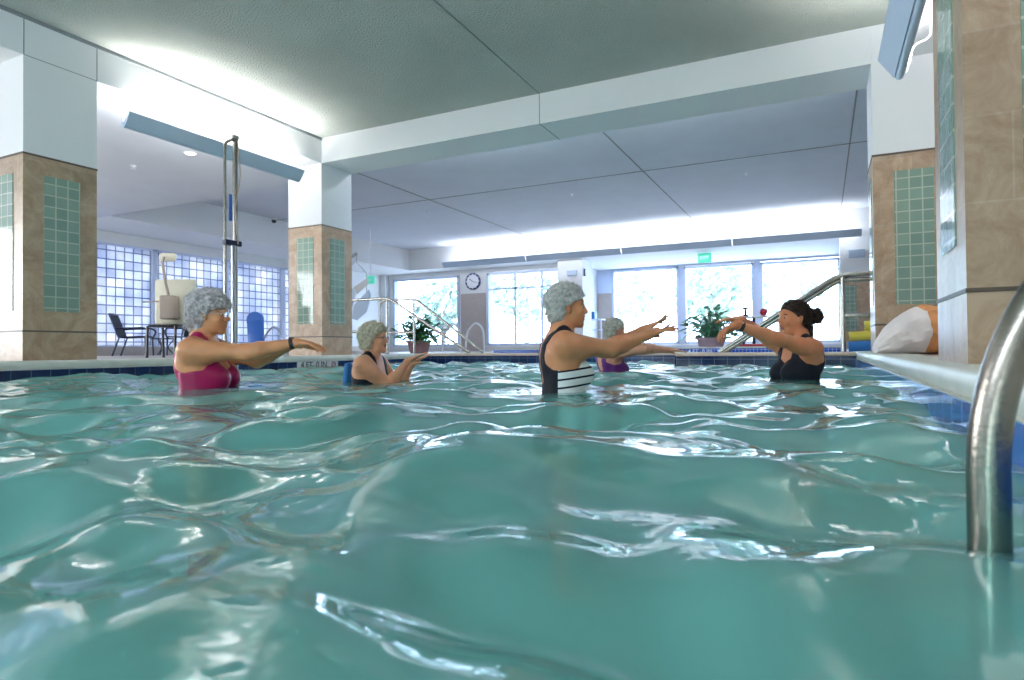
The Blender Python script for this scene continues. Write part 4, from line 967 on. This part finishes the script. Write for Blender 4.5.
def striped():
    m = mat('black swimsuit with white striped front', (.008, .009, .018), .6, spec=.25); nt = m.node_tree; b = nt.nodes['Principled BSDF']
    tc = nt.nodes.new('ShaderNodeTexCoord'); sp = nt.nodes.new('ShaderNodeSeparateXYZ'); nt.links.new(tc.outputs['Object'], sp.inputs[0])
    def mth(op, a, v):
        n = nt.nodes.new('ShaderNodeMath'); n.operation = op
        nt.links.new(a, n.inputs[0])
        if isinstance(v, (int, float)): n.inputs[1].default_value = v
        else: nt.links.new(v, n.inputs[1])
        return n.outputs[0]
    zz = mth('ADD', sp.outputs[2], -.005); zz = mth('ADD', zz, mth('MULTIPLY', sp.outputs[0], -.12))
    fr = mth('FRACT', mth('MULTIPLY', zz, 1/.034), 0) if False else mth('MODULO', mth('MULTIPLY', zz, 1/.043), 1.0)
    st = mth('LESS_THAN', fr, .76); fx = mth('GREATER_THAN', sp.outputs[0], -.035); k = mth('MULTIPLY', mth('MULTIPLY', st, fx), mth('LESS_THAN', sp.outputs[2], 1.275))
    mx = nt.nodes.new('ShaderNodeMix'); mx.data_type = 'RGBA'; nt.links.new(k, mx.inputs[0]); mx.inputs[6].default_value = (.008, .009, .018, 1); mx.inputs[7].default_value = (.80, .80, .80, 1)
    nt.links.new(mx.outputs[2], b.inputs['Base Color']); return m
s3 = striped()
FZ = -1.08
def at(u, v, d):
    p = W(u, v, d); return (p.x, p.y, FZ)
A0 = YAW      # facing this way is exact profile to the right
R_ = np.array(RT); F_ = np.array(FW); U_ = np.array((0, 0, 1.))
def dv(r, f, u): return R_*r+F_*f+U_*u
person('person with wavy silver hair and glasses in a magenta swimsuit, both arms held out', at(204, 380, 3.45), A0+.05, 1.62, sk1, s1, h1,
       [dict(side=-1, wrist=W(296, 343, 3.36), dir=dv(1, -.05, -.05), palm=(0, 0, -1), curl=.22, pole=(0, 0, -1)),
        dict(side=1, wrist=W(293, 344, 3.52), dir=dv(1, -.15, .10), palm=(0, 0, -1), curl=.35, pole=(0, 0, -1))],
       fat=1.10, bust=1.22, hair='fluffy', glasses='grey', head_pitch=.05, watch=(-1, 'black'))
person('laughing person with curly cream hair and glasses in a black swimsuit, hands reaching forward', at(366, 375, 4.65), A0-.22, 1.49, sk2, s2, h2,
       [dict(side=-1, wrist=W(408, 361, 4.62), dir=dv(1, 0, .50), palm=(0, 0, -1), curl=.05, pole=(.2, 0, -1)),
        dict(side=1, wrist=W(412, 364, 4.80), dir=dv(.9, 0, .55), palm=(0, 0, -1), curl=.05, pole=(.2, 0, -1))],
       fat=1.16, bust=1.15, hair='curly', glasses='blue', mouth=1.0, lean=.12, head_pitch=-.05)
person('person with short grey hair in a black swimsuit with white stripes, arms raised forward', at(561, 380, 3.40), A0+.03, 1.635, sk3, s3, h3,
       [dict(side=-1, wrist=W(648, 335, 3.42), dir=dv(1, .1, .30), palm=(0, 0, -1), curl=.03, spread=.30, pole=(0, 0, -1), fan=.10),
        dict(side=1, wrist=W(642, 331, 3.62), dir=dv(.9, 0, .50), palm=(0, 0, -1), curl=.02, spread=.3, pole=(0, 0, -1), fan=.10)],
       fat=1.15, bust=1.08, hair='short', lean=.02, suit_top=dict(arm=1.26, back=1.12))
person('person with cropped light grey hair in a purple swimsuit behind the striped swimmer\'s arms', at(611, 370, 5.6), A0+.20, 1.565, sk4, s4, h4,
       [dict(side=-1, wrist=W(668, 350, 5.4), dir=dv(1, 0, -.02), palm=(0, 0, -1), curl=.1, pole=(0, -1, .2)),
        dict(side=1, wrist=W(665, 350, 5.6), dir=dv(1, 0, 0), palm=(0, 0, -1), curl=.1, pole=(0, 1, .2))],
       fat=1.0, bust=1.0, hair='crop', head_pitch=.1)
person('dark-haired instructor with a bun in a black swimsuit, facing left with arms stretched out', at(799, 375, 3.95), A0+PI+.10, 1.59, sk5, s2, h5,
       [dict(side=1, wrist=W(738, 325, 3.68), dir=dv(-.85, 0, -.30), palm=(0, 0, -1), curl=.42, pole=(.2, 1, -.5)),
        dict(side=-1, wrist=W(741, 320, 3.92), dir=dv(-1, 0, .06), palm=(0, 0, -1), curl=.15, pole=(0, -1, .2))],
       fat=1.0, bust=1.12, hair='bun', mouth=1.7, watch=(1, 'black'), suit_top=dict(front=1.25, arm=1.29, back=1.14))
# blue float belt behind the laughing swimmer
p = W(353, 372, 4.80); o = MB().obox((0, 0, 0), .05, .24, .16, Matrix.Rotation(.15, 3, 'Y'), .025).build('flotation_belt', M['foamblue'], None, True); o.location = (p.x, p.y, .06); o.rotation_euler = (0, 0, YAW-.25); tag(o, 'light blue foam float strapped behind the laughing swimmer', 'float')
